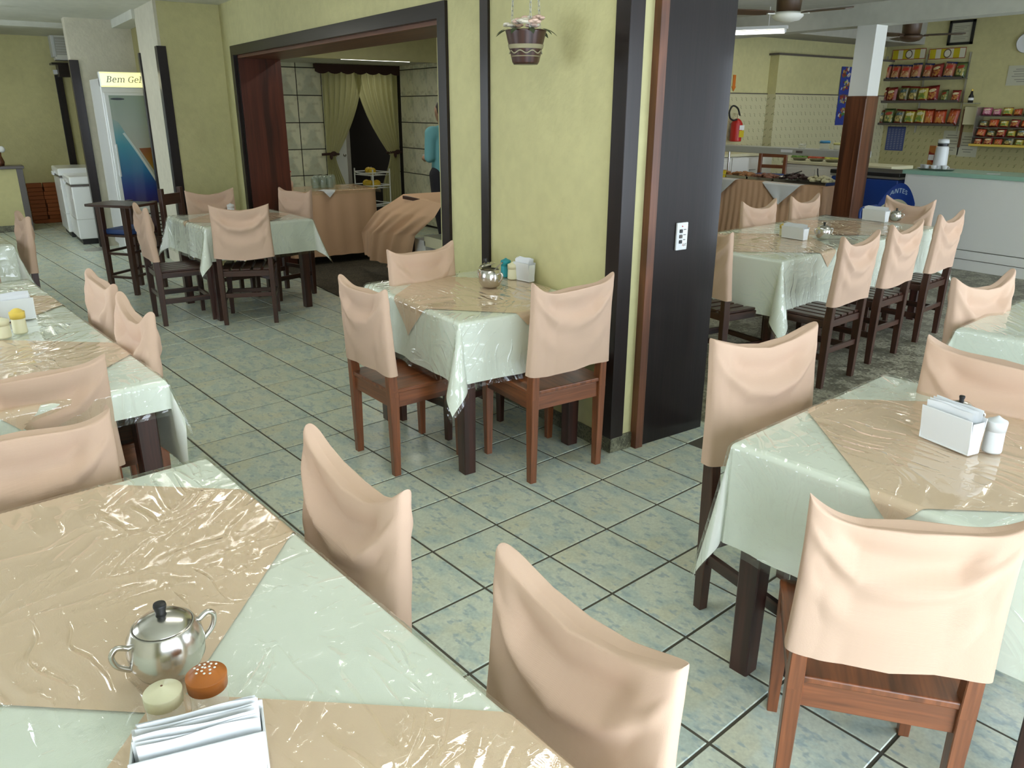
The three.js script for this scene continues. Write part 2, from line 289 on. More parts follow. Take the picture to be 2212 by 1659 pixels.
// room behind the wide doorway: tiled walls, dropped ceiling
struct('wall_partition', ext(-2.5, -2.42, 0, 2.9, -3.4, -0.64), M.wall);
{
  // back wall of tiles facing the doorway
  const w = structGroup('wall_kitchen_back'); part(w, 'wall_core', ext(-10.6, -2.42, 0, 2.9, -3.4, -3.195), M.wallGrout);
  const S = 0.365, SX = 0.42, g = bx(SX - 0.012, S - 0.012, 0.012, 0, 0, 0, 0.003);
  for (let i = 0; i < 9; i++) for (let j = 0; j < 7; j++) { const m = part(w, 'tile', g, M.wallTile); m.position.set(-8.50 + SX * (i + 0.5), 0.02 + S * (j + 0.5), -3.192); }
}
{
  const w = structGroup('wall_kitchen_left');
  part(w, 'wall_core', [ext(-8.75, -8.61, 0, 2.9, -2.0, -0.45), ext(-8.75, -8.61, 0, 2.9, -3.4, -3.06), ext(-8.75, -8.61, 2.28, 2.9, -3.06, -2.0)], M.wallGrout);
  const S = 0.365, g = bx(0.012, S - 0.012, S - 0.012, 0, 0, 0, 0.003);
  for (let i = 0; i < 4; i++) for (let j = 0; j < 7; j++) { const m = part(w, 'tile', g, M.wallTile); m.position.set(-8.607, 0.02 + S * (j + 0.5), -1.995 + S * (i + 0.5)); }
  const g2 = bx(0.012, S - 0.012, 0.12, 0, 0, 0, 0.003); for (let j = 0; j < 7; j++) { const m = part(w, 'tile', g2, M.wallTile); m.position.set(-8.607, 0.02 + S * (j + 0.5), -3.13); }
}
struct('wall_corridor', [ext(-10.7, -10.5, 0, 2.9, -3.4, 0.3), ext(-10.5, -8.75, 0, 2.9, -0.6, -0.45)], M.wallPale);
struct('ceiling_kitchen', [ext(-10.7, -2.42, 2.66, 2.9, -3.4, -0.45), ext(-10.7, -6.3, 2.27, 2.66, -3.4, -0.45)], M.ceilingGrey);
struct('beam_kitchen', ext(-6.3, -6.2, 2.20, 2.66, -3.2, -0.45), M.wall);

// large room on the right
const sprigTex = canvasTex(256, 256, (c, w, h) => {
  c.fillStyle = '#d8d3b0'; c.fillRect(0, 0, w, h);
  c.strokeStyle = '#c9c4a2'; c.lineWidth = 2; c.strokeRect(0, 0, w, h);
  for (const [x, y, k] of [[64, 70, 1], [192, 78, 0.8], [64, 200, 0.55], [192, 192, 0.9]]) {
    c.globalAlpha = 0.75 * k; c.strokeStyle = '#8a7a60'; c.lineWidth = 5; c.beginPath(); c.moveTo(x - 34, y + 22); c.quadraticCurveTo(x, y + 8, x + 30, y - 26); c.stroke();
    c.fillStyle = '#7e8a66'; for (const [a, b] of [[-8, -6], [14, 6], [-22, 8]]) { c.beginPath(); c.ellipse(x + a, y + b, 12, 5, -0.7, 0, 7); c.fill(); }
    c.fillStyle = '#b08a78'; c.beginPath(); c.arc(x + 26, y - 24, 7, 0, 7); c.fill(); c.globalAlpha = 1;
  }
});
sprigTex.wrapS = sprigTex.wrapT = THREE.RepeatWrapping;
M.sprig = std({ color: COL(0.85, 0.85, 0.80), map: rep(sprigTex, 4.2), roughness: 0.35 });
M.sprigShade = std({ color: COL(0.72, 0.70, 0.55), map: rep(sprigTex, 4.2), roughness: 0.35 });  // darker copy of the sprig tiles, shade put into the colour
const H2 = 2.76, H3 = 3.2;
struct('wall_buffet', [ext(-6.3, -6.1, 0, H3, -11.9, -3.4), ext(-6.1, -5.93, 1.92, 2.5, -11.8, -8.6)], M.wall);
struct('wall_buffet_tiling', [ext(-6.1, -6.088, 0, 1.92, -8.6, -3.4), ext(-6.1, -5.918, 0, 1.92, -11.8, -8.6)], M.sprig);
struct('trim_7', [ext(-6.1, -6.08, 1.915, 1.93, -8.6, -3.4), ext(-5.93, -5.91, 1.915, 1.93, -11.8, -8.6), ext(-6.1, -5.90, 2.5, 2.53, -11.8, -8.56)], M.granite);
struct('wall_snacks', ext(-6.1, 4.3, 0, H3, -12.0, -11.8), M.wall);
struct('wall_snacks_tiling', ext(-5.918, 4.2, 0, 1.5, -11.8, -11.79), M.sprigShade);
struct('ceiling_right', ext(-6.3, 4.4, H2, H2 + 0.15, -5.9, -0.69), M.ceiling);
struct('ceiling_bar', [ext(-6.3, 4.4, H3, H3 + 0.15, -12.0, -6.1), ext(-6.1, -5.4, 2.76, H3, -11.8, -6.15)], M.ceilingGrey);  // greyer than the near ceiling: dimness of the far bay put into colour
struct('beam_right', ext(-6.1, 4.2, 2.54, H3, -6.15, -5.9), M.ceiling);
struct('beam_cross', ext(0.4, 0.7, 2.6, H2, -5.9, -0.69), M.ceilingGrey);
{
  const p = structGroup('column_right');
  part(p, 'plaster_shaft', ext(-2.83, -2.60, 1.82, 2.54, -6.11, -5.9, 0.004), M.whitePaint);
  part(p, 'timber_cladding', ext(-2.84, -2.59, 0, 1.82, -6.12, -5.89, 0.006), M.columnWood);
  part(p, 'corner_batten', ext(-2.66, -2.59, 0, 1.79, -5.89, -5.88, 0.003), M.columnWood);
}

// ---------- fluorescent lamps: a glowing tube and a light of its size just below it
function tubeLamp(label, [x, y, z], len, yaw, hang = 0) {
  const t = thing('fluorescent_lamp', label, 'lamp', [x, y, z], yaw);
  part(t, 'housing', [bx(len + 0.06, 0.035, 0.09, 0, 0.045, 0, 0.004)], M.whitePaint);
  for (const s of [-1, 1]) { part(t, 'end_cap', [bx(0.02, 0.05, 0.035, s * (len / 2 + 0.005), 0.015, 0, 0.003)], M.whitePlastic); if (hang) part(t, 'hanger', [cyl(0.005, 0.005, hang, s * len * 0.35, 0.06 + hang / 2, 0, 8)], M.whitePaint); }
  part(t, 'tube', [cyl(0.019, 0.019, len, 0, 0, 0, 16, [0, 0, Math.PI / 2])], M.glow);
  const l = new THREE.RectAreaLight(COL(...TUBE_COLOR), TUBE, len, 0.04); l.position.set(0, -0.024, 0); l.rotation.x = -Math.PI / 2; t.add(l);
  return t;
}
tubeLamp('fluorescent tube lamp glowing under the ceiling beside the fan, partly behind the dark wood panel', [-3.93, 2.50, -5.12], 1.2, 30 * RAD, 0.20);
tubeLamp('long fluorescent ceiling lamp above the passage beside the left tables', [-2.6, 2.58, 1.5], 1.2, 90 * RAD);
tubeLamp('long fluorescent ceiling lamp above the front corner of the dining room', [0.6, 2.58, 1.4], 1.2, 90 * RAD);
tubeLamp('fluorescent ceiling lamp in front of the fridge and freezers', [-7.6, 2.58, 2.5], 1.2, 90 * RAD);
tubeLamp('fluorescent ceiling lamp in the room behind the wide doorway', [-4.6, 2.58, -1.1], 1.2, 0);
tubeLamp('fluorescent ceiling lamp in the kitchen corridor behind the curtain', [-8.95, 2.22, -2.75], 0.6, 90 * RAD);
tubeLamp('added fluorescent fill lamp above the long table by the bar', [0.9, 2.68, -3.6], 1.2, 90 * RAD);  // added to brighten the near bay of the right room
tubeLamp('added short fill lamp hidden behind the beam on the low kitchen ceiling', [-6.56, 2.232, -1.9], 0.9, 90 * RAD);  // added out of sight behind the beam to brighten the kitchen tiles
tubeLamp('added fluorescent fill lamp out of view over the half wall at the far left', [-9.7, 2.58, 3.1], 1.2, 90 * RAD);  // added outside the view to lift the far left end
tubeLamp('added fluorescent fill lamp over the snack wall behind the bar', [-3.2, 3.12, -9.6], 1.2, 0);  // added fill for the dim back bay
tubeLamp('added fluorescent fill lamp over the buffet behind the beam', [-4.6, 2.95, -7.6], 1.2, 0, 0.1);  // extra lamp put in to brighten the bay behind the beam
tubeLamp('added fluorescent fill lamp between the bar and the windows', [0.6, 3.12, -8.6], 1.2, 0);  // another added lamp, lightening the bar side

// ---------- chairs with cloth covers pulled over their backs
const CW = 0.45, CH = 0.965, CB = 0.54;
const leanZ = (y) => -0.03 * Math.max(0, (y - 0.45) / 0.5);
function coverGeo(seed, { sag = 0.055, pow = 2.4, fold = 0.014, crease = 0.004, hem = CB, w = CW } = {}) {
  const n = noiseMaker(seed), NU = 160, NV = 50;
  const ph = n(0.3, 0.7, 3, 3) * 6, asym = (n(0.1, 0.2, 7, 7) - 0.5) * 0.12;
  return clean(grid(NU, NV, (u, v) => {
    const a = u * Math.PI * 2, cs = Math.cos(a), sn = Math.sin(a);
    const e = 0.26, X = Math.sign(cs) * Math.pow(Math.abs(cs), e), Zs = Math.sign(sn) * Math.pow(Math.abs(sn), 0.5);
    const k = clamp(X, -1, 1), front = sn > 0 ? 1 : 0;
    const top = CH - sag * (1 - Math.pow(Math.abs(k), pow)) + 0.010 * Math.sin(2.4 * k + ph) * (1 - k * k);
    const bot = hem + 0.008 * Math.sin(3 * k + ph) - 0.006 * (1 - k * k);
    const y = bot + (top - bot) * (v < 0.9 ? v / 0.9 * 0.965 : 0.965 + 0.035 * Math.sin((v - 0.9) / 0.1 * Math.PI / 2));
    const vt = clamp((v - 0.90) / 0.10, 0, 1), close = Math.sqrt(Math.max(0, 1 - vt * vt)), dip = 0.016 * Math.pow(vt, 2) * (1 - k * k);
    let t = (0.026 + 0.008 * (1 - v)) * close;
    const kc = k + asym, yc = CH - 0.065 - (sag * 0.9 + 0.10) * (1 - kc * kc), yd = CH - 0.20 - 0.13 * (1 - kc * kc), q = 1 - Math.pow(Math.abs(k), 6);
    let d = fold * Math.exp(-(((y - yc) / 0.030) ** 2)) - fold * 0.9 * Math.exp(-(((y - yc - 0.055) / 0.035) ** 2)) + fold * 0.6 * Math.exp(-(((y - yd) / 0.045) ** 2)) * (0.4 + n(u, 0.5, 5, 5));
    const xk = k * w / 2 - 0.012 * Math.sin(y * 18 + ph) + 0.004 * Math.sin(y * 55);
    d += crease * (Math.max(0, 1 - Math.abs(xk) / 0.055) + 0.5 * Math.max(0, 1 - Math.abs(xk) / 0.012)) + 0.014 * (n(u, v * 0.5, 6, 4, 3) - 0.5);
    d -= 0.006 * Math.exp(-(((Math.abs(k) - 0.80) / 0.10) ** 2));
    if (d < 0) d *= 1 - sstep(0.50, 0.78, Math.abs(k));
    d *= q * (1 - 0.6 * Math.pow(v, 8));
    const wide = w / 2 + 0.006 * (1 - v) - 0.010 * Math.sin(v * Math.PI) * (0.4 + 0.4 * n(0.2, v, 3, 3));
    return [X * wide, y - dip, Zs * (t + d * close * (Math.abs(sn) > 0.02 ? 1 : 0)) + leanZ(y), u * 1.0, y];
  }));
}
const COVERS = [
  coverGeo(3, { sag: 0.035, pow: 2.2, fold: 0.022, crease: 0.008 }), coverGeo(8, { sag: 0.065, pow: 2.6, fold: 0.028, crease: 0.005 }), coverGeo(15, { sag: 0.05, pow: 4, fold: 0.020, crease: 0.012 }),
  coverGeo(21, { sag: 0.075, pow: 2.2, fold: 0.028, crease: 0.005 }), coverGeo(34, { sag: 0.04, pow: 3, fold: 0.018, crease: 0.012 }), coverGeo(55, { sag: 0.03, pow: 5, fold: 0.022, crease: 0.006 })];
COVERS.forEach((g, i) => { COVERS[i] = mergeVertices(g, 1e-5); COVERS[i].computeVertexNormals(); });
const CG = {
  post: merge([taper(0.034, 0.036, 0.040, 0.052, 0.42), taper(0.040, 0.052, 0.030, 0.022, 0.470, 0, 0.42, 0, 0, -0.028)]),
  leg: taper(0.030, 0.030, 0.046, 0.046, 0.435),
  seatA: merge([bx(0.43, 0.022, 0.44, 0, 0.449, 0.20, 0.006)]),
  slat: bx(0.062, 0.016, 0.40, 0, 0.446, 0.20, 0.004),
  railX: bx(0.355, 0.075, 0.022, 0, 0.40, 0, 0.003), railXlow: bx(0.355, 0.045, 0.022, 0, 0.415, 0, 0.003),
  railZ: bx(0.022, 0.075, 0.365, 0, 0.40, 0.20, 0.003), railZlow: bx(0.022, 0.045, 0.365, 0, 0.415, 0.20, 0.003),
  strZ: bx(0.020, 0.042, 0.37, 0, 0.20, 0.20, 0.003), strX: bx(0.355, 0.035, 0.020, 0, 0.24, 0, 0.003),
  top: bx(0.35, 0.055, 0.018, 0, 0.87, -0.028, 0.003),
};
function makeChair(style) {           // style 0: heavy seat boards, no stretchers; 1: dark, slatted seat with stretchers
  const t = new THREE.Group(), w = style ? M.chairDark : M.chairWood;
  const put = (n, g, x, y, z) => { const m = part(t, n, g, w); m.position.set(x, y, z); return m; };
  for (const s of [-1, 1]) { put('back_post', CG.post, s * 0.195, 0, 0); put('front_leg', CG.leg, s * 0.19, 0, 0.395); }
  if (style) for (let i = -2; i <= 2; i++) put('seat_slat', CG.slat, i * 0.082, 0, 0); else put('seat', CG.seatA, 0, 0, 0);
  put('seat_rail', style ? CG.railXlow : CG.railX, 0, 0, 0); put('seat_rail', style ? CG.railXlow : CG.railX, 0, 0, 0.395);
  for (const s of [-1, 1]) { put('seat_rail', style ? CG.railZlow : CG.railZ, s * 0.193, 0, 0); if (style) put('stretcher', CG.strZ, s * 0.193, 0, 0); }
  if (style) { put('stretcher', CG.strX, 0, 0, 0.0); put('stretcher', CG.strX, 0, -0.04, 0.38); }
  return t;
}
const CHAIRS = [makeChair(0), makeChair(1)];
function chair(style, cover, x, z, yaw, label, scale = 1, group) {
  const t = CHAIRS[style].clone(); t.name = numbered('covered_chair');
  t.position.set(x, 0, z); t.rotation.y = yaw * RAD; t.scale.setScalar(scale);
  tag(t, label, 'chair', group);
  const m = new THREE.Mesh(COVERS[cover], M.peach); m.name = 'chair_cover'; m.castShadow = m.receiveShadow = true; t.add(m);
  scene.add(t); return t;
}

// ---------- tables: top and legs, white cloth, peach squares laid as diamonds, clear film over all
function drapeMap(L, W, d, seed, wave = 0.010, flare = 0.10, finK = 0.30) {
  const n = noiseMaker(seed), r = 0.012;
  const edge = (q) => (q < r * Math.PI / 2 ? [r * Math.sin(q / r), r * (1 - Math.cos(q / r))] : [r, r + q - r * Math.PI / 2]);
  return (s, t, h) => {
    const qs = Math.abs(s) - L / 2, qt = Math.abs(t) - W / 2, sx = Math.sign(s), sz = Math.sign(t);
    const wob = (p, len, drop) => { const k = drop / d, win = sstep(0, 0.10, len / 2 - Math.abs(p)); return wave * k * (Math.sin(p * 17 + seed) * 0.6 + Math.sin(p * 31 + 2 * seed) * 0.4 + 1.2 * (n(p * 0.7 + 0.5, 0.37, 9, 9, 2) - 0.5)) * win + flare * k * k * d * (0.35 + 0.3 * n(p * 0.5 + 0.2, 0.8, 7, 7)); };
    if (qs <= 0 && qt <= 0) return [s, h, t];
    if (qt <= 0) { const [o, D] = edge(qs); const hk = Math.min(1, D / r); return [sx * (L / 2 + o + h * hk + wob(t, W, D)), -D + h * (1 - hk), t]; }
    if (qs <= 0) { const [o, D] = edge(qt); const hk = Math.min(1, D / r); return [s, -D + h * (1 - hk), sz * (W / 2 + o + h * hk + wob(s, L, D))]; }
    const rho = Math.hypot(qs, qt), phi = Math.atan2(qt, qs), [o, D] = edge(rho), hk = Math.min(1, D / r), f = Math.sin(2 * phi);
    const k = Math.min(1.5, D / d), psi = finK * f * f, lat = 0.16 * D * Math.sin(4 * phi) * (sx * sz > 0 ? 1 : -1);
    const base = o + h * hk, fin = D * Math.sin(psi), fl = flare * k * k * d * 0.5;
    return [sx * (L / 2 + (base + fl) * Math.cos(phi) + fin * 0.707 + lat * 0.5), -D * Math.cos(psi) + h * (1 - hk), sz * (W / 2 + (base + fl) * Math.sin(phi) + fin * 0.707 - lat * 0.5)];
  };
}
function spaced(half, d, nTop, nSide) {       // grid lines, close together over the rounded edge
  const a = [], r = 0.012 * Math.PI / 2, side = [];
  for (let i = 1; i <= 5; i++) side.push(half + r * i / 5);
  for (let i = 1; i <= nSide; i++) side.push(half + r + (d - r) * i / nSide);
  for (const x of side.slice().reverse()) a.push(-x);
  for (let i = 0; i <= nTop; i++) a.push(-half + 2 * half * i / nTop);
  return a.concat(side);
}
function drapeGeo(L, W, d, map, h, uvScale = 1, dS = d) {
  const us = spaced(L / 2, dS, Math.round(L * 22), 14), vs = spaced(W / 2, d, Math.round(W * 22), 14);
  return grid(us.length - 1, vs.length - 1, (s, t) => { const p = map(s, t, h); return [p[0], p[1], p[2], s / uvScale + 0.5, t / uvScale + 0.5]; }, us, vs);
}
function diamondGeo(cx, cz, half, map, h, rot = 0) {
  const N = 90, c = Math.cos(Math.PI / 4 + rot), s = Math.sin(Math.PI / 4 + rot), k = half / Math.SQRT2;
  return grid(N, N, (u, v) => { const a = (2 * u - 1) * k, b = (2 * v - 1) * k; const p = map(cx + a * c - b * s, cz + a * s + b * c, h); return [p[0], p[1], p[2], a, b]; });
}
const TY = 0.768;
function tableSet(o) {
  const { x, z, yaw = 0, L, W, d = 0.30, seed, diamonds, half = 0.52, label, labels, legs = true, film = true, filmD = 0.02, wave, flare, wood = M.tableWood, clampZ } = o;
  const t = thing('dining_table', label, 'table', [x, 0, z], yaw);
  part(t, 'tabletop', bx(L - 0.01, 0.026, W - 0.01, 0, TY - 0.015, 0, 0.004), wood);
  const lx = L / 2 - 0.065, lz = W / 2 - 0.065, lg = taper(0.062, 0.062, 0.074, 0.074, TY - 0.028);
  const cols = L > 2 ? [-lx, 0, lx] : [-lx, lx];
  for (const a of cols) for (const b of [-lz, lz]) { const m = part(t, 'leg', lg, wood); m.position.set(a, 0, b); }
  for (const b of [-lz, lz]) part(t, 'apron', bx(L - 0.2, 0.085, 0.022, 0, TY - 0.075, b), wood);
  for (const a of [-lx, lx]) part(t, 'apron', bx(0.022, 0.085, W - 0.2, a, TY - 0.075, 0), wood);
  const map0 = drapeMap(L, W, d, seed, wave, flare, o.fin), map = clampZ === undefined ? map0 : (a, b, h) => { const p = map0(a, b, h); p[2] = Math.max(p[2], clampZ - z + h); return p; };
  const dS = o.dEnd ?? d, cloth = mesh(numbered('tablecloth'), drapeGeo(L, W, d, map, 0.002, 1, dS), M.white); cloth.position.set(x, TY, z); cloth.rotation.y = yaw; tag(cloth, labels[0], 'tablecloth'); scene.add(cloth);
  diamonds.forEach(([cx, cz, lab, rot], i) => {
    const m = mesh(numbered('overlay_cloth'), diamondGeo(cx, cz, half, map, 0.006 + 0.0012 * i, rot ?? 0), M.peachTop); m.position.set(x, TY, z); m.rotation.y = yaw; tag(m, lab, 'tablecloth'); scene.add(m);
  });
  if (film) { const m = mesh(numbered('plastic_cover'), drapeGeo(L, W, d + filmD, map, 0.011, 0.95, dS + filmD), M.film); m.position.set(x, TY, z); m.rotation.y = yaw; tag(m, labels[1], 'plastic cover'); scene.add(m); }
  const c = Math.cos(yaw), s = Math.sin(yaw);
  return { at: (a, b) => [x + c * a + s * b, TY + 0.013, z - s * a + c * b], yaw };
}
// centre of a table from one corner p (world) and the corner's signs in the table's own axes
const centre = (px, pz, yaw, L, W, sx, sz) => { const c = Math.cos(yaw), s = Math.sin(yaw), a = -sx * L / 2, b = -sz * W / 2; return { x: px + c * a + s * b, z: pz - s * a + c * b, yaw, L, W }; };
const Y = 6.5 * RAD;
const T1 = tableSet({ ...centre(0.70, 2.10, Y, 1.76, 0.78, -1, -1), seed: 1, diamonds: [[-0.50, 0, 'peach overlay square lying behind the sugar bowl on the front left table'], [0.50, 0, 'peach overlay square under the napkin holder on the front left table']], half: 0.53, label: 'long dining table in the front left corner under white cloth and clear plastic', labels: ['white tablecloth on the front left table with the steel sugar bowl', 'creased clear plastic film covering the front left table with the sugar bowl'] });
const T2 = tableSet({ ...centre(-0.06, 2.05, Y, 2.2, 0.84, 1, -1), seed: 2, d: 0.34, dEnd: 0.11, diamonds: [[0.62, 0.02, 'peach overlay square nearest the hanging corner of the second left table'], [-0.45, 0, 'peach overlay square at the far end of the second left table']], half: 0.55, label: 'dining table at the left edge with two shakers, beyond the front table', labels: ['white tablecloth of the second left table, its corner hanging over dark legs', 'clear plastic film over the second left table with the two pale shakers'] });
const T0 = tableSet({ ...centre(-3.66, 2.29, Y, 1.2, 0.85, 1, -1), seed: 4, diamonds: [[0, 0, 'peach overlay square on the table furthest left']], label: 'dining table furthest to the left, cut off by the edge of the picture', labels: ['white tablecloth of the leftmost table with its pointed corner over the aisle', 'clear plastic film on the leftmost table'] });
const T3 = tableSet({ x: -4.26, z: 0.56, yaw: 5 * RAD, L: 0.92, W: 0.90, d: 0.27, seed: 5, diamonds: [[0, 0, 'peach overlay square on the square table before the wide doorway']], half: 0.50, label: 'square dining table ringed by four covered chairs before the wide doorway', labels: ['white tablecloth with pointed corners on the square table before the wide doorway', 'shiny plastic film on the square table before the wide doorway'] });
const T4 = tableSet({ x: -0.635, z: 0.412, yaw: 0, L: 0.97, W: 0.76, clampZ: 0.016, d: 0.29, seed: 6, diamonds: [[0.02, 0.02, 'peach overlay square with a hanging tip on the central table by the pillar']], half: 0.53, label: 'central dining table pushed against the yellow pillar wall', labels: ['white tablecloth with a folded hanging corner on the central table', 'clear plastic film over the central table against the pillar'] });
const T5 = tableSet({ ...centre(-0.32, -1.66, Y, 0.98, 2.36, 1, 1), seed: 9, d: 0.36, diamonds: [[0, 0.62, 'peach overlay square on the near end of the long table'], [0, -0.55, 'peach overlay square on the far end of the long table']], half: 0.60, label: 'long dining table seen through the right opening, lined with chairs', labels: ['white tablecloth hanging deep at the corner of the long table by the bar', 'glossy plastic film over the long table by the bar'] });
const T6 = tableSet({ ...centre(1.43, 0.82, Y, 0.90, 0.92, -1, 1), seed: 12, d: 0.32, flare: 0.04, fin: 0.14, diamonds: [[0.0, 0.0, 'peach overlay square under the napkin holder on the front right table']], half: 0.53, label: 'dining table at the right in front of the open doorway, with a napkin holder', labels: ['white tablecloth flaring at the corner of the front right table', 'clear plastic film on the front right table with the napkin holder'] });
const T7 = tableSet({ ...centre(1.14, -0.97, Y, 1.2, 0.78, -1, 1), seed: 14, diamonds: [[0.1, 0, 'peach overlay square on the table at the right edge beyond the opening']], label: 'dining table at the right edge, half hidden by a covered chair', labels: ['white tablecloth of the small table at the right edge beyond the opening', 'clear plastic film on the small table at the right edge'] });

chair(0, 4, -0.56, 1.04, 184, 'covered chair seen from its side at the left of the central table', 0.95);
chair(0, 2, 0.056, 0.34, -91, 'covered brown chair at the right of the central table, beside the dark pillar post');
chair(1, 4, -1.03, 0.485, 100, 'covered chair behind the far end of the central table, beside the doorway frame');
chair(1, 0, -3.58, 0.74, -112, 'covered chair at the front of the square table, its back towards the camera');
chair(1, 3, -4.08, 1.34, 180, 'covered chair at the left of the square table, next to the wooden high chair', 0.98);
chair(1, 0, -4.88, 0.62, 97, 'covered chair behind the square table against the yellow wall between the posts');
chair(1, 5, -4.55, -0.03, 20, 'covered chair at the right of the square table, beside the skirted buffet');
chair(0, 1, 1.265, 1.935, 4.4, 'covered chair at the front left table, the farther of its two aisle chairs', 0.985);
chair(0, 0, 1.925, 1.826, 4.4, 'nearest covered chair in the bottom middle, with a broad back and a centre fold', 0.95);
chair(0, 5, -1.144, 2.094, 4.9, 'farther of two covered chairs along the aisle side of the second left table', 0.99);
chair(0, 3, -0.556, 2.058, 4.4, 'nearer of two covered chairs along the aisle side of the second left table', 0.985);
chair(0, 4, -0.06, 2.425, -90, 'covered chair at the near end of the second left table', 0.935);
chair(0, 5, 0.55, 2.495, 90, 'covered chair at the far end of the front left table, with a curled top corner', 0.935);
chair(1, 0, 1.209, 0.417, 83, 'covered chair at the left of the front right table, before the dark panel', 1.02);
chair(0, 2, 2.025, 0.985, 220, 'brightly lit covered brown chair at the bottom right, turned at an angle', 0.93);
chair(0, 4, 1.70, -0.04, 6, 'covered chair on the far side of the front right table, cut by the right edge');
chair(1, 1, 1.08, -1.29, 84, 'bright covered chair at the left of the table at the right edge');
chair(1, 3, -0.023, -1.952, -84, 'first covered chair on the window side of the long table, nearest the camera');
chair(1, 1, -0.15, -2.679, -84, 'second covered chair on the window side of the long table');
chair(1, 3, -0.27, -3.476, -82, 'third covered chair on the window side of the long table, nearest the bar');
chair(1, 5, -0.66, -1.36, 176, 'covered chair at the near end of the long table, half hidden by the dark panel');
chair(1, 1, -1.53, -2.95, 92, 'covered chair on the buffet side of the long table, left of two');
chair(1, 3, -1.59, -3.65, 95, 'covered chair on the buffet side of the long table, right of two');
chair(1, 1, -0.98, -4.19, -2, 'covered chair at the head of the long table in front of the bar');
chair(1, 5, -4.16, -2.05, 7, 'covered chair behind the draped table in the room behind the doorway');
chair(1, 2, -3.22, 2.62, -90, 'covered chair at the end of the leftmost table, cut by the left edge', 0.97);
chair(1, 0, -4.05, 2.20, 5, 'covered chair beyond the leftmost table, at the left edge', 0.97);

// ---------- far left: fridge, freezers, half wall, brick pile, air conditioner
{
  const t = thing('display_fridge', 'tall white drinks fridge with a lit sign and a blue and yellow door', 'fridge', [-7.83, 0, 0.69], 0);
  part(t, 'cabinet', [bx(0.74, 1.90, 0.66, -0.05, 1.03, 0, 0.012), bx(0.68, 0.08, 0.60, -0.05, 0.04, 0)], M.whiteGloss);
  const doorTex = canvasTex(256, 640, (c, w, h) => {
    let g = c.createLinearGradient(0, 0, 0, h); g.addColorStop(0, '#93a596'); g.addColorStop(0.25, '#a3ada0'); g.addColorStop(0.5, '#aaa99a'); g.addColorStop(1, '#b5b6a8'); c.fillStyle = g; c.fillRect(0, 0, w, h);
    g = c.createLinearGradient(0, h * 0.46, 0, h * 0.95); g.addColorStop(0, '#8a4a22'); g.addColorStop(0.25, '#98661a'); g.addColorStop(0.6, '#8d8414'); g.addColorStop(1, '#9a9430');
    c.fillStyle = g; c.beginPath(); c.moveTo(110, h * 0.47); c.lineTo(w, h * 0.46); c.lineTo(w, h * 0.93); c.lineTo(w * 0.95, h * 0.93); c.closePath(); c.fill();
    g = c.createLinearGradient(0, h * 0.22, 0, h * 0.97); g.addColorStop(0, 'rgba(80,150,165,0.2)'); g.addColorStop(0.3, '#2f8fa6'); g.addColorStop(0.6, '#1b6d9c'); g.addColorStop(0.85, '#22307f'); g.addColorStop(1, '#2a1f63');
    c.fillStyle = g; c.beginPath(); c.moveTo(0, h * 0.20); c.lineTo(30, h * 0.24); c.quadraticCurveTo(100, h * 0.5, w * 0.86, h * 0.98); c.lineTo(0, h * 0.98); c.closePath(); c.fill();
    c.strokeStyle = 'rgba(225,228,222,0.75)'; c.lineWidth = 12; c.beginPath(); c.moveTo(45, h * 0.33); c.quadraticCurveTo(110, h * 0.52, w * 0.90, h * 0.98); c.stroke();
    c.fillStyle = '#2c3540'; c.beginPath(); c.ellipse(40, 20, 34, 6, 0, 0, 7); c.fill();
  });
  const door = part(t, 'door', bx(0.03, 1.30, 0.62, 0.335, 1.18, 0, 0.008), M.whiteGloss);
  const pane = new THREE.PlaneGeometry(0.55, 1.22); pane.rotateY(Math.PI / 2).translate(0.3515, 1.19, -0.01);
  const pm = new THREE.Mesh(pane, phy({ map: doorTex, roughness: 0.3, clearcoat: 0.6 })); pm.name = 'printed_pane'; door.add(pm);
  const hd = mesh('handle', [bx(0.02, 0.36, 0.022, 0.378, 1.10, 0.27, 0.006), bx(0.03, 0.02, 0.02, 0.362, 1.25, 0.27), bx(0.03, 0.02, 0.02, 0.362, 0.95, 0.27)], M.whitePlastic); door.add(hd);
  for (let i = 0; i < 9; i++) part(t, 'grille_slot', bx(0.012, 0.014, 0.50, 0.322, 0.12 + i * 0.045, -0.01), M.black);
  const signTex = canvasTex(512, 128, (c, w, h) => {
    const g = c.createLinearGradient(0, 0, w, 0); g.addColorStop(0, '#d8dccb'); g.addColorStop(0.5, '#f0ecb0'); g.addColorStop(1, '#f2eaa4'); c.fillStyle = g; c.fillRect(0, 0, w, h);
    c.fillStyle = '#fbf3a8'; c.fillRect(0, 0, w, 12); c.fillRect(0, h - 12, w, 12);
    c.fillStyle = '#3d423c'; c.font = 'italic 74px serif'; c.fillText('Bem Gelo', 40, 88, 440);
  });
  const sign = part(t, 'sign_box', bx(0.10, 0.17, 0.66, 0.30, 1.965, 0, 0.015), M.whiteGloss);
  const cap = part(t, 'sign_arch', clean(new THREE.CylinderGeometry(1.15, 1.15, 0.06, 24, 1, false, -0.29, 0.58)).rotateZ(Math.PI / 2).rotateX(-Math.PI / 2).translate(0.30, 0.93, 0).scale(1, 1, 1), M.cream);
  cap.visible = false; t.remove(cap);
  const sp = new THREE.PlaneGeometry(0.64, 0.155).rotateY(Math.PI / 2).translate(0.352, 1.965, 0);
  const sm = new THREE.Mesh(sp, std({ map: signTex, emissiveMap: signTex, emissive: COL(1, 1, 0.9), emissiveIntensity: 0.75, roughness: 0.4 })); sm.name = 'lit_sign'; sign.add(sm);
  const sl = new THREE.RectAreaLight(COL(1, 0.95, 0.7), 0.8, 0.64, 0.155); sl.position.set(0.37, 1.965, 0); sl.rotation.y = -Math.PI / 2; t.add(sl);
}
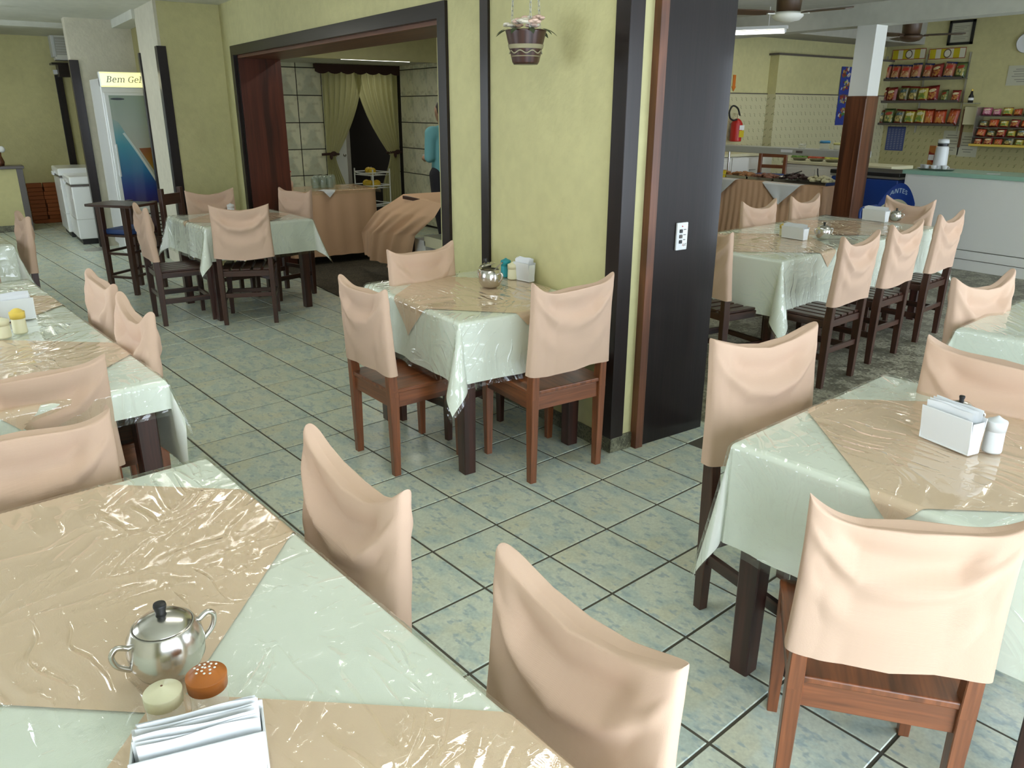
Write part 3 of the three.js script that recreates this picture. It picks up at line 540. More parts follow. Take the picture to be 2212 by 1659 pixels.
function freezer(label, x0, x1, h, z1) {
  const w = x1 - x0, d = z1 - 0.84, t = thing('chest_freezer', label, 'freezer', [(x0 + x1) / 2, 0, (z1 + 0.84) / 2]);
  part(t, 'cabinet', [bx(w, h - 0.20, d, 0, 0.07 + (h - 0.20) / 2, 0, 0.015)], M.whiteGloss);
  part(t, 'seam', bx(w + 0.004, 0.006, d + 0.004, 0, 0.32, 0), M.steelDull);
  part(t, 'gasket', bx(w + 0.01, 0.02, d + 0.01, 0, h - 0.12, 0), M.granite);
  const lid = part(t, 'lid', bx(w + 0.02, 0.10, d + 0.02, 0, h - 0.06, 0, 0.02), M.whiteGloss);
  lid.add(mesh('handle', bx(0.16, 0.05, 0.03, -w * 0.2, h - 0.10, d / 2 + 0.02, 0.008), M.whitePlastic)); lid.add(mesh('lock', bx(0.04, 0.03, 0.012, w * 0.08, h - 0.07, d / 2 + 0.02), M.steel));
  part(t, 'plinth', bx(w - 0.06, 0.07, d - 0.06, 0, 0.035, 0), M.black);
  part(t, 'badge', bx(0.03, 0.05, 0.004, w * 0.42, h - 0.26, d / 2 + 0.002), M.steelDull);
}
freezer('white chest freezer nearer to the dark post, lower of the two', -9.42, -8.70, 0.86, 1.36);
freezer('white chest freezer behind the lower one, taller and farther', -10.22, -9.46, 0.92, 1.40);
{
  const w = structGroup('wall_half'); part(w, 'panel', ext(-10.68, -10.5, 0.09, 0.86, 1.82, 4.38), M.wall); part(w, 'base_tiles', ext(-10.69, -10.488, 0, 0.09, 1.80, 4.38), M.baseTile);
  part(w, 'end_cap', ext(-10.70, -10.49, 0, 0.88, 1.74, 1.82, 0.004), M.granite); part(w, 'counter_slab', ext(-10.76, -10.46, 0.86, 0.90, 1.72, 4.38, 0.006), M.granite);
}
{
  const t = thing('brick_pile', 'stack of rust coloured bricks on the floor between half wall and freezer', 'bricks', [-11.36, 0, 1.48]);
  const g = bx(0.10, 0.055, 0.20, 0, 0, 0, 0.004);
  for (let j = 0; j < 10; j++) for (let i = 0; i < 2; i++) for (let k = 0; k < 2; k++) { const m = part(t, 'brick', g, M.brick[(i * 2 + j * 3 + k) % 3]); m.position.set((k - 0.5) * 0.11 + rr(-0.006, 0.006), 0.029 + j * 0.059, (i - 0.5) * 0.21 + rr(-0.012, 0.012)); }
}
{
  const t = thing('air_conditioner', 'boxy air conditioner high on the far left wall above a dark shelf', 'air conditioner', [-11.36, 2.30, 0.90]);
  part(t, 'casing', bx(0.28, 0.30, 0.05, 0, 0.22, 0.115, 0.01), M.whitePlastic); part(t, 'body', bx(0.26, 0.34, 0.22, 0, 0.20, 0, 0.01), M.whitePaint); part(t, 'grille', bx(0.01, 0.24, 0.17, 0.137, 0.22, 0.0), M.steelDull);
  for (let i = 0; i < 6; i++) part(t, 'louvre', bx(0.012, 0.006, 0.17, 0.142, 0.12 + 0.036 * i, 0), M.whitePlastic);
  const s = thing('wall_shelf', 'dark wooden bracket shelf under the air conditioner', 'shelf', [-11.5, 2.10, 0.90]);
  part(s, 'board', ext(0, 0.34, 0.165, 0.19, -0.17, 0.18, 0.003), M.darkWood); part(s, 'box', ext(0, 0.28, 0.0, 0.165, -0.14, 0.10), M.darkWood); part(s, 'switch_box', ext(0.0, 0.10, 0.04, 0.10, 0.10, 0.15), M.whitePlastic);
}
{
  const t = thing('flower_vase', 'small reddish vase with a white flower on the half wall counter', 'vase', [-10.62, 0.90, 1.99]);
  part(t, 'vase', lathe([[0, 0], [0.05, 0.0], [0.06, 0.05], [0.035, 0.13], [0.04, 0.18], [0.0, 0.18]], 18), M.columnWood); part(t, 'flower', [sph(0.06, 0, 0.24, 0.02, 1, 0.8, 1), sph(0.045, 0.03, 0.22, -0.05), sph(0.045, -0.03, 0.26, 0.06)], M.paper);
}
// wooden high chair beside the square table
{
  const t = thing('high_chair', 'wooden high chair with a tray and blue seat beside the square table', 'chair', [-5.33, 0, 1.40], 39 * RAD);
  const lg = taper(0.040, 0.040, 0.055, 0.055, 0.83, 0, 0, 0);
  for (const [x, z] of [[-0.14, 0], [0.14, 0], [-0.14, -0.38], [0.14, -0.38]]) { const m = part(t, 'leg', lg, M.chairDark); m.position.set(x, 0, z); }
  part(t, 'tray', bx(0.50, 0.025, 0.34, 0.05, 0.83, -0.06, 0.006), M.chairDark);
  part(t, 'seat_cushion', bx(0.28, 0.05, 0.34, 0, 0.58, -0.18, 0.015), M.blueSeat);
  part(t, 'seat_board', bx(0.30, 0.02, 0.36, 0, 0.545, -0.18, 0.004), M.chairDark);
  for (const y of [0.16, 0.38]) { part(t, 'rung', bx(0.25, 0.022, 0.022, 0, y, 0), M.chairDark); part(t, 'rung', bx(0.25, 0.022, 0.022, 0, y + 0.03, -0.38), M.chairDark); for (const s of [-1, 1]) part(t, 'rung', bx(0.022, 0.022, 0.35, s * 0.14, y + 0.015, -0.19), M.chairDark); }
  for (const z of [-0.36, -0.62]) part(t, 'back_post', taper(0.045, 0.045, 0.04, 0.04, 0.50, 0.36, 0.46, z + 0.12), M.chairDark);
  part(t, 'back_rail', bx(0.025, 0.10, 0.24, 0.36, 0.86, -0.37, 0.004), M.chairDark); part(t, 'side_rail', bx(0.30, 0.04, 0.03, 0.24, 0.50, -0.24), M.chairDark);
}
{
  const t = thing('floor_plate', 'small round metal plate on the floor at the foot of the dark post', 'plate', [-8.22, 0.0, 1.26]);
  part(t, 'disc', lathe([[0, 0.012], [0.10, 0.012], [0.13, 0.006], [0.13, 0], [0, 0]], 24), M.steelDull);
}

// ---------- room behind the doorway
struct('rug', ext(-7.4, -2.52, -0.002, 0.008, -1.72, -0.235, 0.003), M.rug);
scene.children[scene.children.length - 1].userData = { label: 'dark brown mat covering the floor just inside the wide doorway', category: 'mat' };
function pleatedSkirt(L, W, h, r, amp, waves, y0, flare = 0.05) {      // closed skirt round a rounded rectangle
  const P = 2 * (L + W), N = Math.round(waves * 10);
  const ring = (q) => { let s = q * P; const a = L / 2, b = W / 2; if (s < L) return [-a + s, b, 0, 1]; s -= L; if (s < W) return [a, b - s, 1, 0]; s -= W; if (s < L) return [a - s, -b, 0, -1]; s -= L; return [-a, -b + s, -1, 0]; };
  const n = noiseMaker(Math.round(waves * 3 + L * 100));
  return grid(N, 16, (u, v) => {
    const [x, z, nx, nz] = ring(Math.min(u, 0.99999)), k = 1 - v, w = amp * (0.35 + 0.65 * k) * (Math.sin(u * waves * 2 * Math.PI + 2 * n(u, 0.3, 9, 9)) * 0.6 + 0.8 * (n(u, 0.2 + 0.1 * v, Math.round(waves), 3, 2) - 0.5)) + flare * k * k;
    const e = 0.07, cx = clamp((Math.abs(x) - (L / 2 - e)) / e, 0, 1), cz = clamp((Math.abs(z) - (W / 2 - e)) / e, 0, 1); let ox = nx, oz = nz;
    if (cx > 0 && cz > 0) { ox = Math.sign(x) * (nx ? 1 : cx * 0.9); oz = Math.sign(z) * (nz ? 1 : cz * 0.9); const l = Math.hypot(ox, oz); ox /= l; oz /= l; }
    const inx = cx * cz * 0.02;
    return [x + ox * (w - inx), y0 + (h - y0) * v, z + oz * (w - inx), u * P, v * h];
  });
}
function skirtedTable(name, label, clothLabel, L, W, h, x, z, yaw, waves, y0, mat, amp = 0.016) {
  const t = thing(name, label, 'table', [x, 0, z], yaw);
  part(t, 'tabletop', bx(L - 0.02, 0.03, W - 0.02, 0, h - 0.018, 0), M.tableWood);
  for (const a of [-1, 1]) for (const b of [-1, 1]) { const m = part(t, 'leg', taper(0.06, 0.06, 0.07, 0.07, h - 0.03), M.tableWood); m.position.set(a * (L / 2 - 0.07), 0, b * (W / 2 - 0.07)); }
  const c = thing('table_skirt', clothLabel, 'tablecloth', [x, 0, z], yaw);
  part(c, 'skirt', pleatedSkirt(L + 0.03, W + 0.03, h + 0.004, 0.05, amp, waves, y0), mat); part(c, 'top_cloth', bx(L + 0.03, 0.004, W + 0.03, 0, h + 0.003, 0), mat);
  return t;
}
skirtedTable('serving_table', 'serving table hidden under a pleated peach skirt inside the doorway', 'pleated peach skirt round the serving table with glasses on top', 0.66, 0.98, 0.80, -6.06, -0.93, 0, 17, 0.10, M.peachDeep, 0.020);
{
  const f = mesh(numbered('plastic_cover'), grid(40, 40, (u, v) => { const x = -6.06 + (u - 0.5) * 0.80, z = -0.93 + (v - 0.5) * 1.14, q = Math.max(Math.abs(u - 0.5) * 0.80 - 0.36, Math.abs(v - 0.5) * 1.14 - 0.525, 0); return [clamp(x, -6.43, -5.685), 0.811 - q * 1.0, clamp(z, -1.465, -0.395), u, v]; }), M.film);
  tag(f, 'clear plastic film edging the skirted serving table inside the doorway', 'plastic cover'); scene.add(f);
  const d = mesh(numbered('doily'), grid(12, 12, (u, v) => { const a = (u - 0.5) * 0.16, b = (v - 0.5) * 0.16, c = Math.SQRT1_2; const x = -5.74 + c * (a - b), z = -0.84 + c * (a + b); return x < -5.70 ? [x, 0.814, z] : [-5.672, 0.814 - (x + 5.70), z]; }), M.whiteFold);
  tag(d, 'small white doily corner hanging from the skirted serving table', 'doily'); scene.add(d);
}
{
  const mk = (x, z, y, r, h, lab) => { const t = thing('glass_tumbler', lab, 'glass', [x, y, z], 0, 'upturned glasses on the serving table'); part(t, 'bowl', lathe([[r * 0.85, 0], [r, h * 0.5], [r * 0.9, h * 0.9], [r * 0.5, h], [0, h], [0, h - 0.006], [r * 0.45, h - 0.006], [r * 0.85, h * 0.85], [r * 0.94, h * 0.5], [r * 0.80, 0]], 20), M.clearGlass); };
  M.clearGlass = phy({ color: COL(0.80, 0.85, 0.80), transmission: 0.85, thickness: 0, roughness: 0.06, ior: 1.5, side: THREE.DoubleSide });
  for (let i = 0; i < 3; i++) for (let j = 0; j < 3; j++) mk(-6.24 + 0.10 * j, -0.92 - 0.09 * i + 0.05 * j, 0.812, 0.045, 0.13, ['left', 'middle', 'right'][j] + ' upturned tumbler in the ' + ['front', 'second', 'rear'][i] + ' row of glasses on the skirted serving table');
  const d = thing('doll_figurine', 'small round headed figurine at the back of the skirted serving table', 'figurine', [-6.33, 0.812, -0.60]);
  part(d, 'body', lathe([[0, 0], [0.06, 0], [0.065, 0.05], [0.03, 0.10], [0, 0.10]], 16), M.peachTop); part(d, 'head', sph(0.05, 0, 0.14, 0), M.peachTop); part(d, 'hat', [sph(0.04, 0, 0.19, 0, 1, 0.7, 1), cyl(0.055, 0.05, 0.012, 0, 0.175, 0, 16)], M.red);
}
// curtain doorway: valance board, two tied curtains
function curtainPanel(z0, z1, dir, label) {            // dir +1: tied to its left edge (towards z0), -1: to z1
  const t = thing('curtain', label, 'curtain', [-8.56, 0, 0]);
  const NB = 90, tieY = 1.04, w = Math.abs(z1 - z0);
  const n = noiseMaker(dir > 0 ? 61 : 67);
  const f = (u, v) => {
    const y = 2.27 - v * (2.27 - 0.04); let lo = 0, hi = 1;
    if (y > tieY) { const k = Math.pow(clamp((2.2 - y) / (2.2 - tieY), 0, 1), 1.8); hi = 1 - 0.78 * k; } else { const k = clamp((tieY - y) / tieY, 0, 1); hi = 0.22 + 0.24 * sstep(0, 0.55, k); }
    const s = lo + (hi - lo) * u, z = dir > 0 ? z0 + (z1 - z0) * s : z1 + (z0 - z1) * s;
    const tight = (hi - lo), sag = y > tieY ? 0.05 * Math.sin(u * Math.PI) * (1 - tight) : 0;
    return [0.03 + (0.012 + 0.018 * tight) * Math.sin(u * 44 + 2 * n(u, v, 5, 3)) + sag + 0.015 * (n(u * 0.7, v, 7, 3) - 0.5), y - (y > tieY ? 0.07 * (1 - tight) * u : 0), z, u, v];
  };
  part(t, 'cloth', grid(NB, 46, f), M.curtain);
  const zt = dir > 0 ? z0 + (z1 - z0) * 0.11 : z1 + (z0 - z1) * 0.11;
  part(t, 'tie', tube([[0.01, tieY, zt - 0.13], [0.085, tieY + 0.01, zt], [0.01, tieY, zt + 0.13]], 0.018, 14, 6), M.valance);
  part(t, 'bow', [sph(0.035, 0.09, tieY + 0.01, zt - 0.02, 0.6, 1, 1.4), sph(0.03, 0.09, tieY - 0.03, zt + 0.02, 0.6, 1.4, 0.8)], M.valance);
}
curtainPanel(-1.97, -2.58, 1, 'left sheer curtain of the kitchen doorway, tied back low');
curtainPanel(-2.46, -3.14, -1, 'right sheer curtain of the kitchen doorway, tied beside the fruit trolley');
{
  const t = thing('curtain_valance', 'dark scalloped valance above the sheer kitchen curtains', 'valance', [-8.545, 0, -2.56]);
  part(t, 'rail', bx(0.05, 0.05, 1.36, 0, 2.40 - 0.16, 0), M.valance);
  const s = new THREE.Shape(); s.moveTo(-0.68, 0.10); s.lineTo(0.68, 0.10); s.lineTo(0.68, 0.0); for (let i = 0; i < 7; i++) { const x = 0.68 - 1.36 * i / 7; s.quadraticCurveTo(x - 0.097, -0.06, x - 1.36 / 7, 0); } s.lineTo(-0.68, 0.1);
  part(t, 'frill', clean(new THREE.ExtrudeGeometry(s, { depth: 0.02, bevelEnabled: false })).rotateY(Math.PI / 2).translate(0.03, 2.165, 0), M.valance);
}
{
  const t = thing('white_door', 'plain white door standing open behind the kitchen curtains', 'door', [-9.0, 0, -2.30], 0);
  part(t, 'leaf', bx(0.035, 2.0, 0.36, 0, 1.0, 0, 0.004), M.whiteGloss); part(t, 'knob', sph(0.025, 0.04, 1.0, -0.13), M.steel);
  const o = thing('oven', 'dark fronted appliance behind the left curtain in the kitchen', 'oven', [-9.4, 0, -2.03]); part(o, 'body', bx(0.5, 0.85, 0.20, 0, 0.425, 0, 0.01), M.black); part(o, 'door', bx(0.02, 0.4, 0.17, 0.255, 0.62, 0), M.granite); part(o, 'handle', bx(0.03, 0.025, 0.16, 0.27, 0.84, 0), M.steel);
}
{
  // fruit trolley in the doorway
  const t = thing('fruit_trolley', 'white wire trolley with baskets of fruit in front of the right curtain', 'trolley', [-8.16, 0, -2.50], 12 * RAD);
  const w = 0.22, d = 0.15;
  for (const a of [-1, 1]) for (const b of [-1, 1]) { part(t, 'post', cyl(0.010, 0.010, 0.80, a * w, 0.45, b * d, 10), M.whitePlastic); const c = part(t, 'caster', cyl(0.025, 0.025, 0.02, a * w, 0.026, b * d, 12, [0, 0, Math.PI / 2]), M.rubber); }
  for (const y of [0.08, 0.36, 0.62, 0.80]) {
    part(t, 'basket_rim', tube([[-w, y, -d], [0, y, -d], [w, y, -d], [w + 0.01, y, 0], [w, y, d], [0, y - 0.012, d + 0.03], [-w, y, d], [-w - 0.01, y, 0]], 0.008, 40, 6, true), M.whitePlastic);
    const wires = []; for (let i = -4; i <= 4; i++) wires.push(cyl(0.003, 0.003, 2 * d, i * 0.05, y - 0.04, 0, 5, [Math.PI / 2, 0, 0])); for (let i = -6; i <= 6; i++) wires.push(cyl(0.0025, 0.0025, 0.045, i * 0.034, y - 0.02, d + 0.015, 5)); wires.push(bx(2 * w, 0.004, 0.012, 0, y - 0.042, d + 0.01)); part(t, 'basket_wires', wires, M.whitePlastic);
  }
  const mango = M.mango = std({ color: COL(0.62, 0.42, 0.03), roughness: 0.5 }), c = Math.cos(12 * RAD), s = Math.sin(12 * RAD);
  let k = 0; const spots = [[-0.12, 0.62, 0.02], [-0.02, 0.62, 0.04], [0.08, 0.62, 0.01], [0.02, 0.62, -0.06], [-0.08, 0.80, 0.0], [0.04, 0.80, 0.03]];
  const names = ['leftmost yellow fruit in the middle basket of the trolley', 'second yellow fruit in the middle basket of the trolley', 'right yellow fruit in the middle basket of the trolley', 'rear yellow fruit in the middle basket of the trolley', 'left yellow fruit on the top of the trolley', 'right yellow fruit on the top of the trolley'];
  for (const [x, y, z] of spots) { const f = thing('yellow_fruit', names[k], 'fruit', [-8.16 + c * x + s * z, y + 0.012, -2.50 - s * x + c * z], k * 0.7, 'yellow fruit in the trolley'); part(f, 'flesh', sph(0.055, 0, 0, 0, 1.25, 0.95, 1), mango); part(f, 'stalk', cyl(0.005, 0.004, 0.018, 0, 0.055, 0, 6), M.chairDark); k++; }
}
// draped table at the right of the doorway
{
  const x = -3.90, z = -1.42, t = thing('draped_table', 'table with a loosely draped peach cloth at the right of the doorway', 'table', [x, 0, z]);
  part(t, 'tabletop', bx(0.84, 0.03, 0.74, 0, 0.85, 0), M.tableWood); for (const a of [-1, 1]) for (const b of [-1, 1]) { const m = part(t, 'leg', taper(0.06, 0.06, 0.06, 0.06, 0.84), M.tableWood); m.position.set(a * 0.37, 0, b * 0.32); }
  part(t, 'lower_shelf', bx(0.78, 0.02, 0.68, 0, 0.30, 0), M.tableWood);
  const lerpPts = (P, k) => { const i = Math.min(P.length - 2, Math.floor(k * (P.length - 1))), q = k * (P.length - 1) - i, e = q * q * (3 - 2 * q) * 0.35 + q * 0.65; return P[i].map((w, j) => w + (P[i + 1][j] - w) * e); };
  const Lp = [[-4.26, 0.885, -1.62], [-4.40, 0.87, -1.10], [-4.86, 0.66, -1.02], [-5.14, 0.42, -0.98], [-5.14, 0.17, -0.98]], Rp = [[-3.44, 0.885, -1.62], [-3.44, 0.875, -1.00], [-3.56, 0.74, -0.98], [-3.98, 0.52, -0.98], [-4.22, 0.13, -1.0]];
  const c = mesh(numbered('drape_cloth'), grid(56, 44, (u, v) => { const A = lerpPts(Lp, v), Bp = lerpPts(Rp, v), w = sstep(0.3, 0.8, v), f = Math.sin(u * 15 + 2.5 * v) * 0.030 * w + 0.02 * Math.sin(u * 31 + 4 * v) * w; return [A[0] + (Bp[0] - A[0]) * u + 0.4 * f, A[1] + (Bp[1] - A[1]) * u + 0.015 * Math.sin(u * Math.PI) * w, A[2] + (Bp[2] - A[2]) * u + f + 0.06 * Math.sin(u * Math.PI) * w, u, v]; }), M.peachDeep);
  tag(c, 'peach cloth sweeping from the draped table down towards the mat', 'tablecloth'); scene.add(c);
  const b = thing('carton', 'white and brown carton on the low shelf of the draped table', 'box', [-4.05, 0.31, -1.18]); part(b, 'box', bx(0.22, 0.16, 0.20, 0, 0.08, 0, 0.004), M.whitePaint); part(b, 'flap', bx(0.34, 0.10, 0.2, 0.26, 0.16, 0), M.cream);
}

// ---------- right room: bar, buffet, racks, ceiling fans
function prism(pts, depth) { const s = new THREE.Shape(pts.map(([a, b]) => new THREE.Vector2(a, b))); return clean(new THREE.ExtrudeGeometry(s, { depth, bevelEnabled: false })); }
{
  const t = thing('bar_counter', 'long white bar counter with a green top', 'counter', [0, 0, -6.5]);
  part(t, 'front_panel', ext(-2.33, 4.1, 0.22, 0.985, -0.03, 0.0, 0.003), M.whitePaint); part(t, 'lower_panel', ext(-2.33, 4.1, 0.12, 0.212, -0.03, 0.0, 0.003), M.whitePaint); part(t, 'plinth', ext(-2.33, 4.1, 0, 0.112, -0.05, -0.012), M.whitePaint);
  part(t, 'end_panel', ext(-2.35, -2.33, 0, 0.985, -0.55, 0.0), M.whitePaint); part(t, 'worktop', ext(-2.38, 4.1, 0.985, 1.03, -0.62, 0.03, 0.006), M.green); part(t, 'back_panel', ext(-2.33, 4.1, 0, 0.985, -0.55, -0.53), M.whitePaint);
}
{
  const t = thing('ice_cream_freezer', 'blue ice cream freezer with a dark lid left of the bar', 'freezer', [-2.89, 0, -6.83]);
  part(t, 'cabinet', bx(0.88, 0.82, 0.60, 0, 0.49, 0, 0.015), M.blue); part(t, 'lid', bx(0.92, 0.05, 0.62, 0, 0.955, 0, 0.01), M.black); part(t, 'trim', bx(0.90, 0.025, 0.62, 0, 0.918, 0), M.steelDull); part(t, 'plinth', bx(0.8, 0.08, 0.5, 0, 0.04, 0), M.black);
}
{
  const t = thing('plastic_chair', 'blue plastic chair with printed back beside the wooden column', 'chair', [-2.05, 0, -5.75], 10 * RAD);
  const backTex = canvasTex(256, 256, (c, w, h) => { c.fillStyle = '#12357f'; c.fillRect(0, 0, w, h); c.fillStyle = '#b9b79a'; c.beginPath(); c.ellipse(120, 150, 110, 55, 0, 0, 7); c.fill(); c.fillStyle = '#9fb3c4'; c.font = 'bold 40px sans-serif'; c.fillText('ANTES', 60, 58); c.fillStyle = '#5a1d22'; c.font = 'bold 64px sans-serif'; c.fillText('BHA', 50, 205); });
  const bm = std({ map: backTex, roughness: 0.4 });
  part(t, 'backrest', grid(20, 16, (u, v) => { const k = 2 * u - 1; return [k * 0.21 * (1 - 0.12 * v), 0.46 + 0.46 * v - 0.10 * v * v * k * k * 2, -0.20 - 0.06 * v + 0.05 * k * k, u, v]; }), Object.assign(bm, { side: THREE.DoubleSide }));
  part(t, 'seat', grid(12, 12, (u, v) => { const a = 2 * u - 1, b = 2 * v - 1; return [a * 0.21, 0.44 - 0.02 * (1 - a * a) * (1 - b * b), b * 0.20, u, v]; }), M.blue);
  for (const a of [-1, 1]) { for (const b of [-1, 1]) part(t, 'leg', taper(0.035, 0.035, 0.045, 0.045, 0.43, a * 0.19, 0, b * 0.18), M.blue); part(t, 'armrest', [tube([[a * 0.21, 0.44, 0.18], [a * 0.235, 0.64, 0.17], [a * 0.24, 0.66, 0.0], [a * 0.21, 0.66, -0.20]], 0.016, 20, 8)], M.blue); }
}
// buffet table with skirt, cloth points and trays
skirtedTable('buffet_table', 'long buffet table with a gathered peach skirt and food trays', 'gathered peach skirt round the long buffet table', 2.2, 0.62, 0.79, -4.24, -6.42, 0, 62, 0.03, M.peachDeep, 0.010);
[[-4.74, 'left white cloth point hanging over the gathered buffet skirt'], [-3.72, 'right white cloth point hanging over the gathered buffet skirt']].forEach(([x, lab]) => {
  const g = grid(16, 16, (u, v) => { const hw = 0.33 * (1 - v); return [x + (2 * u - 1) * hw, v < 0.08 ? 0.80 : 0.80 - (v - 0.08) * 0.29, v < 0.08 ? -6.13 - 0.12 * (0.08 - v) : -6.07 + 0.012 * v + 0.006 * Math.sin(9 * u), u, v]; });
  const m = mesh(numbered('cloth_point'), g, M.whiteFold); tag(m, lab, 'cloth'); scene.add(m);
});
const FOOD = [[-4.98, [0.36, 0.17, 0.06], 'roasted golden brown food heaped in the first buffet tray from the left', 0.5], [-4.55, [0.34, 0.15, 0.05], 'brown food heaped in the second buffet tray from the left', 0.45], [-4.14, [0.22, 0.085, 0.045], 'dark red brown food in the middle buffet tray', 0.4], [-3.72, [0.045, 0.018, 0.013], 'nearly black beans heaped in the fourth buffet tray', 0.8], [-3.34, [0.60, 0.56, 0.34], 'pale yellow salad heaped in the rightmost buffet tray', 0.8]];
FOOD.forEach(([x, c, lab, k], i) => {
  const t = thing('food_tray', ['first', 'second', 'middle', 'fourth', 'rightmost'][i] + ' steel serving tray on the skirted buffet' + (i === 2 ? ' table' : ''), 'tray', [x, 0.797, -6.32]);
  part(t, 'pan', [bx(0.38, 0.006, 0.30, 0, 0.003, 0), bx(0.38, 0.035, 0.008, 0, 0.02, 0.15), bx(0.38, 0.035, 0.008, 0, 0.02, -0.15), bx(0.008, 0.035, 0.30, 0.19, 0.02, 0), bx(0.008, 0.035, 0.30, -0.19, 0.02, 0)], M.steel);
  part(t, 'rim', [bx(0.42, 0.006, 0.02, 0, 0.038, 0.158), bx(0.42, 0.006, 0.02, 0, 0.038, -0.158), bx(0.02, 0.006, 0.32, 0.198, 0.038, 0), bx(0.02, 0.006, 0.32, -0.198, 0.038, 0)], M.steel);
  const g = []; for (let j = 0; j < 46; j++) { const a = rr(-0.16, 0.16), b = rr(-0.12, 0.12), q = 1 - (a / 0.19) ** 2 - (b / 0.15) ** 2; g.push(sph(rr(0.018, 0.034), a, 0.03 + 0.075 * k * Math.max(0, q) + rr(0, 0.012), b, rr(0.8, 1.5), rr(0.5, 0.9), rr(0.8, 1.4), 8)); }
  const f = mesh(numbered('served_food'), g, std({ color: COL(...c), roughness: 0.55 })); f.position.set(x, 0.797, -6.32); tag(f, lab, 'food', null, 'stuff'); scene.add(f);
  if (i > 2) { const s = thing('serving_spoon', i === 3 ? 'dark serving ladle stuck in the black beans' : 'serving spoon handle standing up in the pale salad', 'spoon', [x, 0.86, -6.30], 0.5); part(s, 'handle', tube(i === 3 ? [[-0.12, 0.02, 0], [0, 0.045, 0], [0.10, 0.08, 0]] : [[0, 0, 0], [-0.02, 0.06, 0], [-0.03, 0.13, 0]], 0.008, 10, 6), M.black); part(s, 'bowl', sph(0.035, i === 3 ? -0.14 : 0, 0, 0, 1.2, 0.4, 1), M.steel); }
});
{ const c = thing('price_card', 'small yellow card standing between the first two buffet trays', 'card', [-4.77, 0.80, -6.16]); part(c, 'card', bx(0.13, 0.09, 0.006, 0, 0.045, 0, 0, [-0.2, 0, 0]), std({ color: COL(0.75, 0.60, 0.04), roughness: 0.6 })); }
{
  const t = thing('steel_shelf', 'stainless steel shelf raised over the back of the buffet', 'shelf', [-4.3, 0, -6.9]);
  part(t, 'board', bx(2.3, 0.085, 0.30, 0, 1.145, 0, 0.006), M.steelPlate); for (const a of [-1, 1]) part(t, 'post', cyl(0.018, 0.018, 1.13, a * 1.05, 0.565, -0.05, 12), M.steel); part(t, 'label_strip', bx(0.18, 0.035, 0.004, 0.10, 1.152, 0.152), M.paper); part(t, 'name_plate', bx(0.10, 0.03, 0.004, 0.30, 1.148, 0.152), M.granite);
  [[-3.72, 'left clear tub with a blue lid on the steel shelf', M.lidBlue = std({ color: COL(0.05, 0.25, 0.45), roughness: 0.4 }), 0.065, 0.12], [-3.52, 'clear tub with a yellow lid on the steel shelf', M.lidYellow = std({ color: COL(0.62, 0.58, 0.20), roughness: 0.4 }), 0.06, 0.10], [-3.37, 'right clear tub with a blue lid on the steel shelf beside the column', M.lidBlue, 0.06, 0.09], [-4.06, 'small glass dome on the steel shelf', M.clearPlastic, 0.05, 0.07]].forEach(([x, lab, lid, r, h]) => {
    const b = thing('food_tub', lab, 'tub', [x, 1.18, -6.88]); part(b, 'tub', lathe([[0, 0], [r * 0.85, 0], [r, h * 0.75], [r * 0.95, h * 0.75], [0, h * 0.72]], 20), M.clearPlastic); part(b, 'lid', lathe([[0, h], [r * 0.9, h], [r * 1.03, h * 0.9], [r * 1.03, h * 0.72], [0, h * 0.72]], 20), lid);
  });
}
function cabinet(name, label, [x, y, z], yaw, w, h, d, doors, drawers) {
  const t = thing(name, label, 'cabinet', [x, y, z], yaw); part(t, 'carcass', bx(w, h - 0.06, d, 0, (h - 0.06) / 2, 0), M.whitePaint);
  for (let i = 0; i < doors; i++) { const cx = -w / 2 + w * (i + 0.5) / (doors + drawers), dw = w / (doors + drawers) - 0.012; const g = part(t, 'door', bx(dw, h - 0.16, 0.02, cx, (h - 0.06) / 2, d / 2 + 0.01, 0.004), M.whitePaint); g.add(mesh('handle', bx(0.012, 0.16, 0.02, cx + dw / 2 - 0.05, h * 0.62, d / 2 + 0.03, 0.004), M.steelDull)); }
  for (let j = 0; j < drawers * 2; j++) { const cx = w / 2 - w / (doors + drawers) / 2, dw = w / (doors + drawers) - 0.012, dh = (h - 0.16) / 2 - 0.01; const g = part(t, 'drawer', bx(dw, dh, 0.02, cx, 0.10 + dh * (j + 0.5) + 0.01 * j, d / 2 + 0.01, 0.004), M.whitePaint); g.add(mesh('handle', bx(0.14, 0.014, 0.02, cx, 0.10 + dh * (j + 0.6), d / 2 + 0.03, 0.004), M.steelDull)); }
  part(t, 'worktop', bx(w + 0.04, 0.045, d + 0.04, 0, h - 0.03, 0, 0.006), M.cream); return t;
}
cabinet('base_cabinet', 'white base cabinet with a salad counter behind the buffet', [-4.32, 0, -8.28], 0, 1.76, 0.955, 0.5, 3, 0);
cabinet('base_cabinet', 'white cabinet with drawers against the buffet wall beneath the fire extinguisher', [-5.83, 0, -7.30], 90 * RAD, 1.9, 1.045, 0.46, 1, 1);
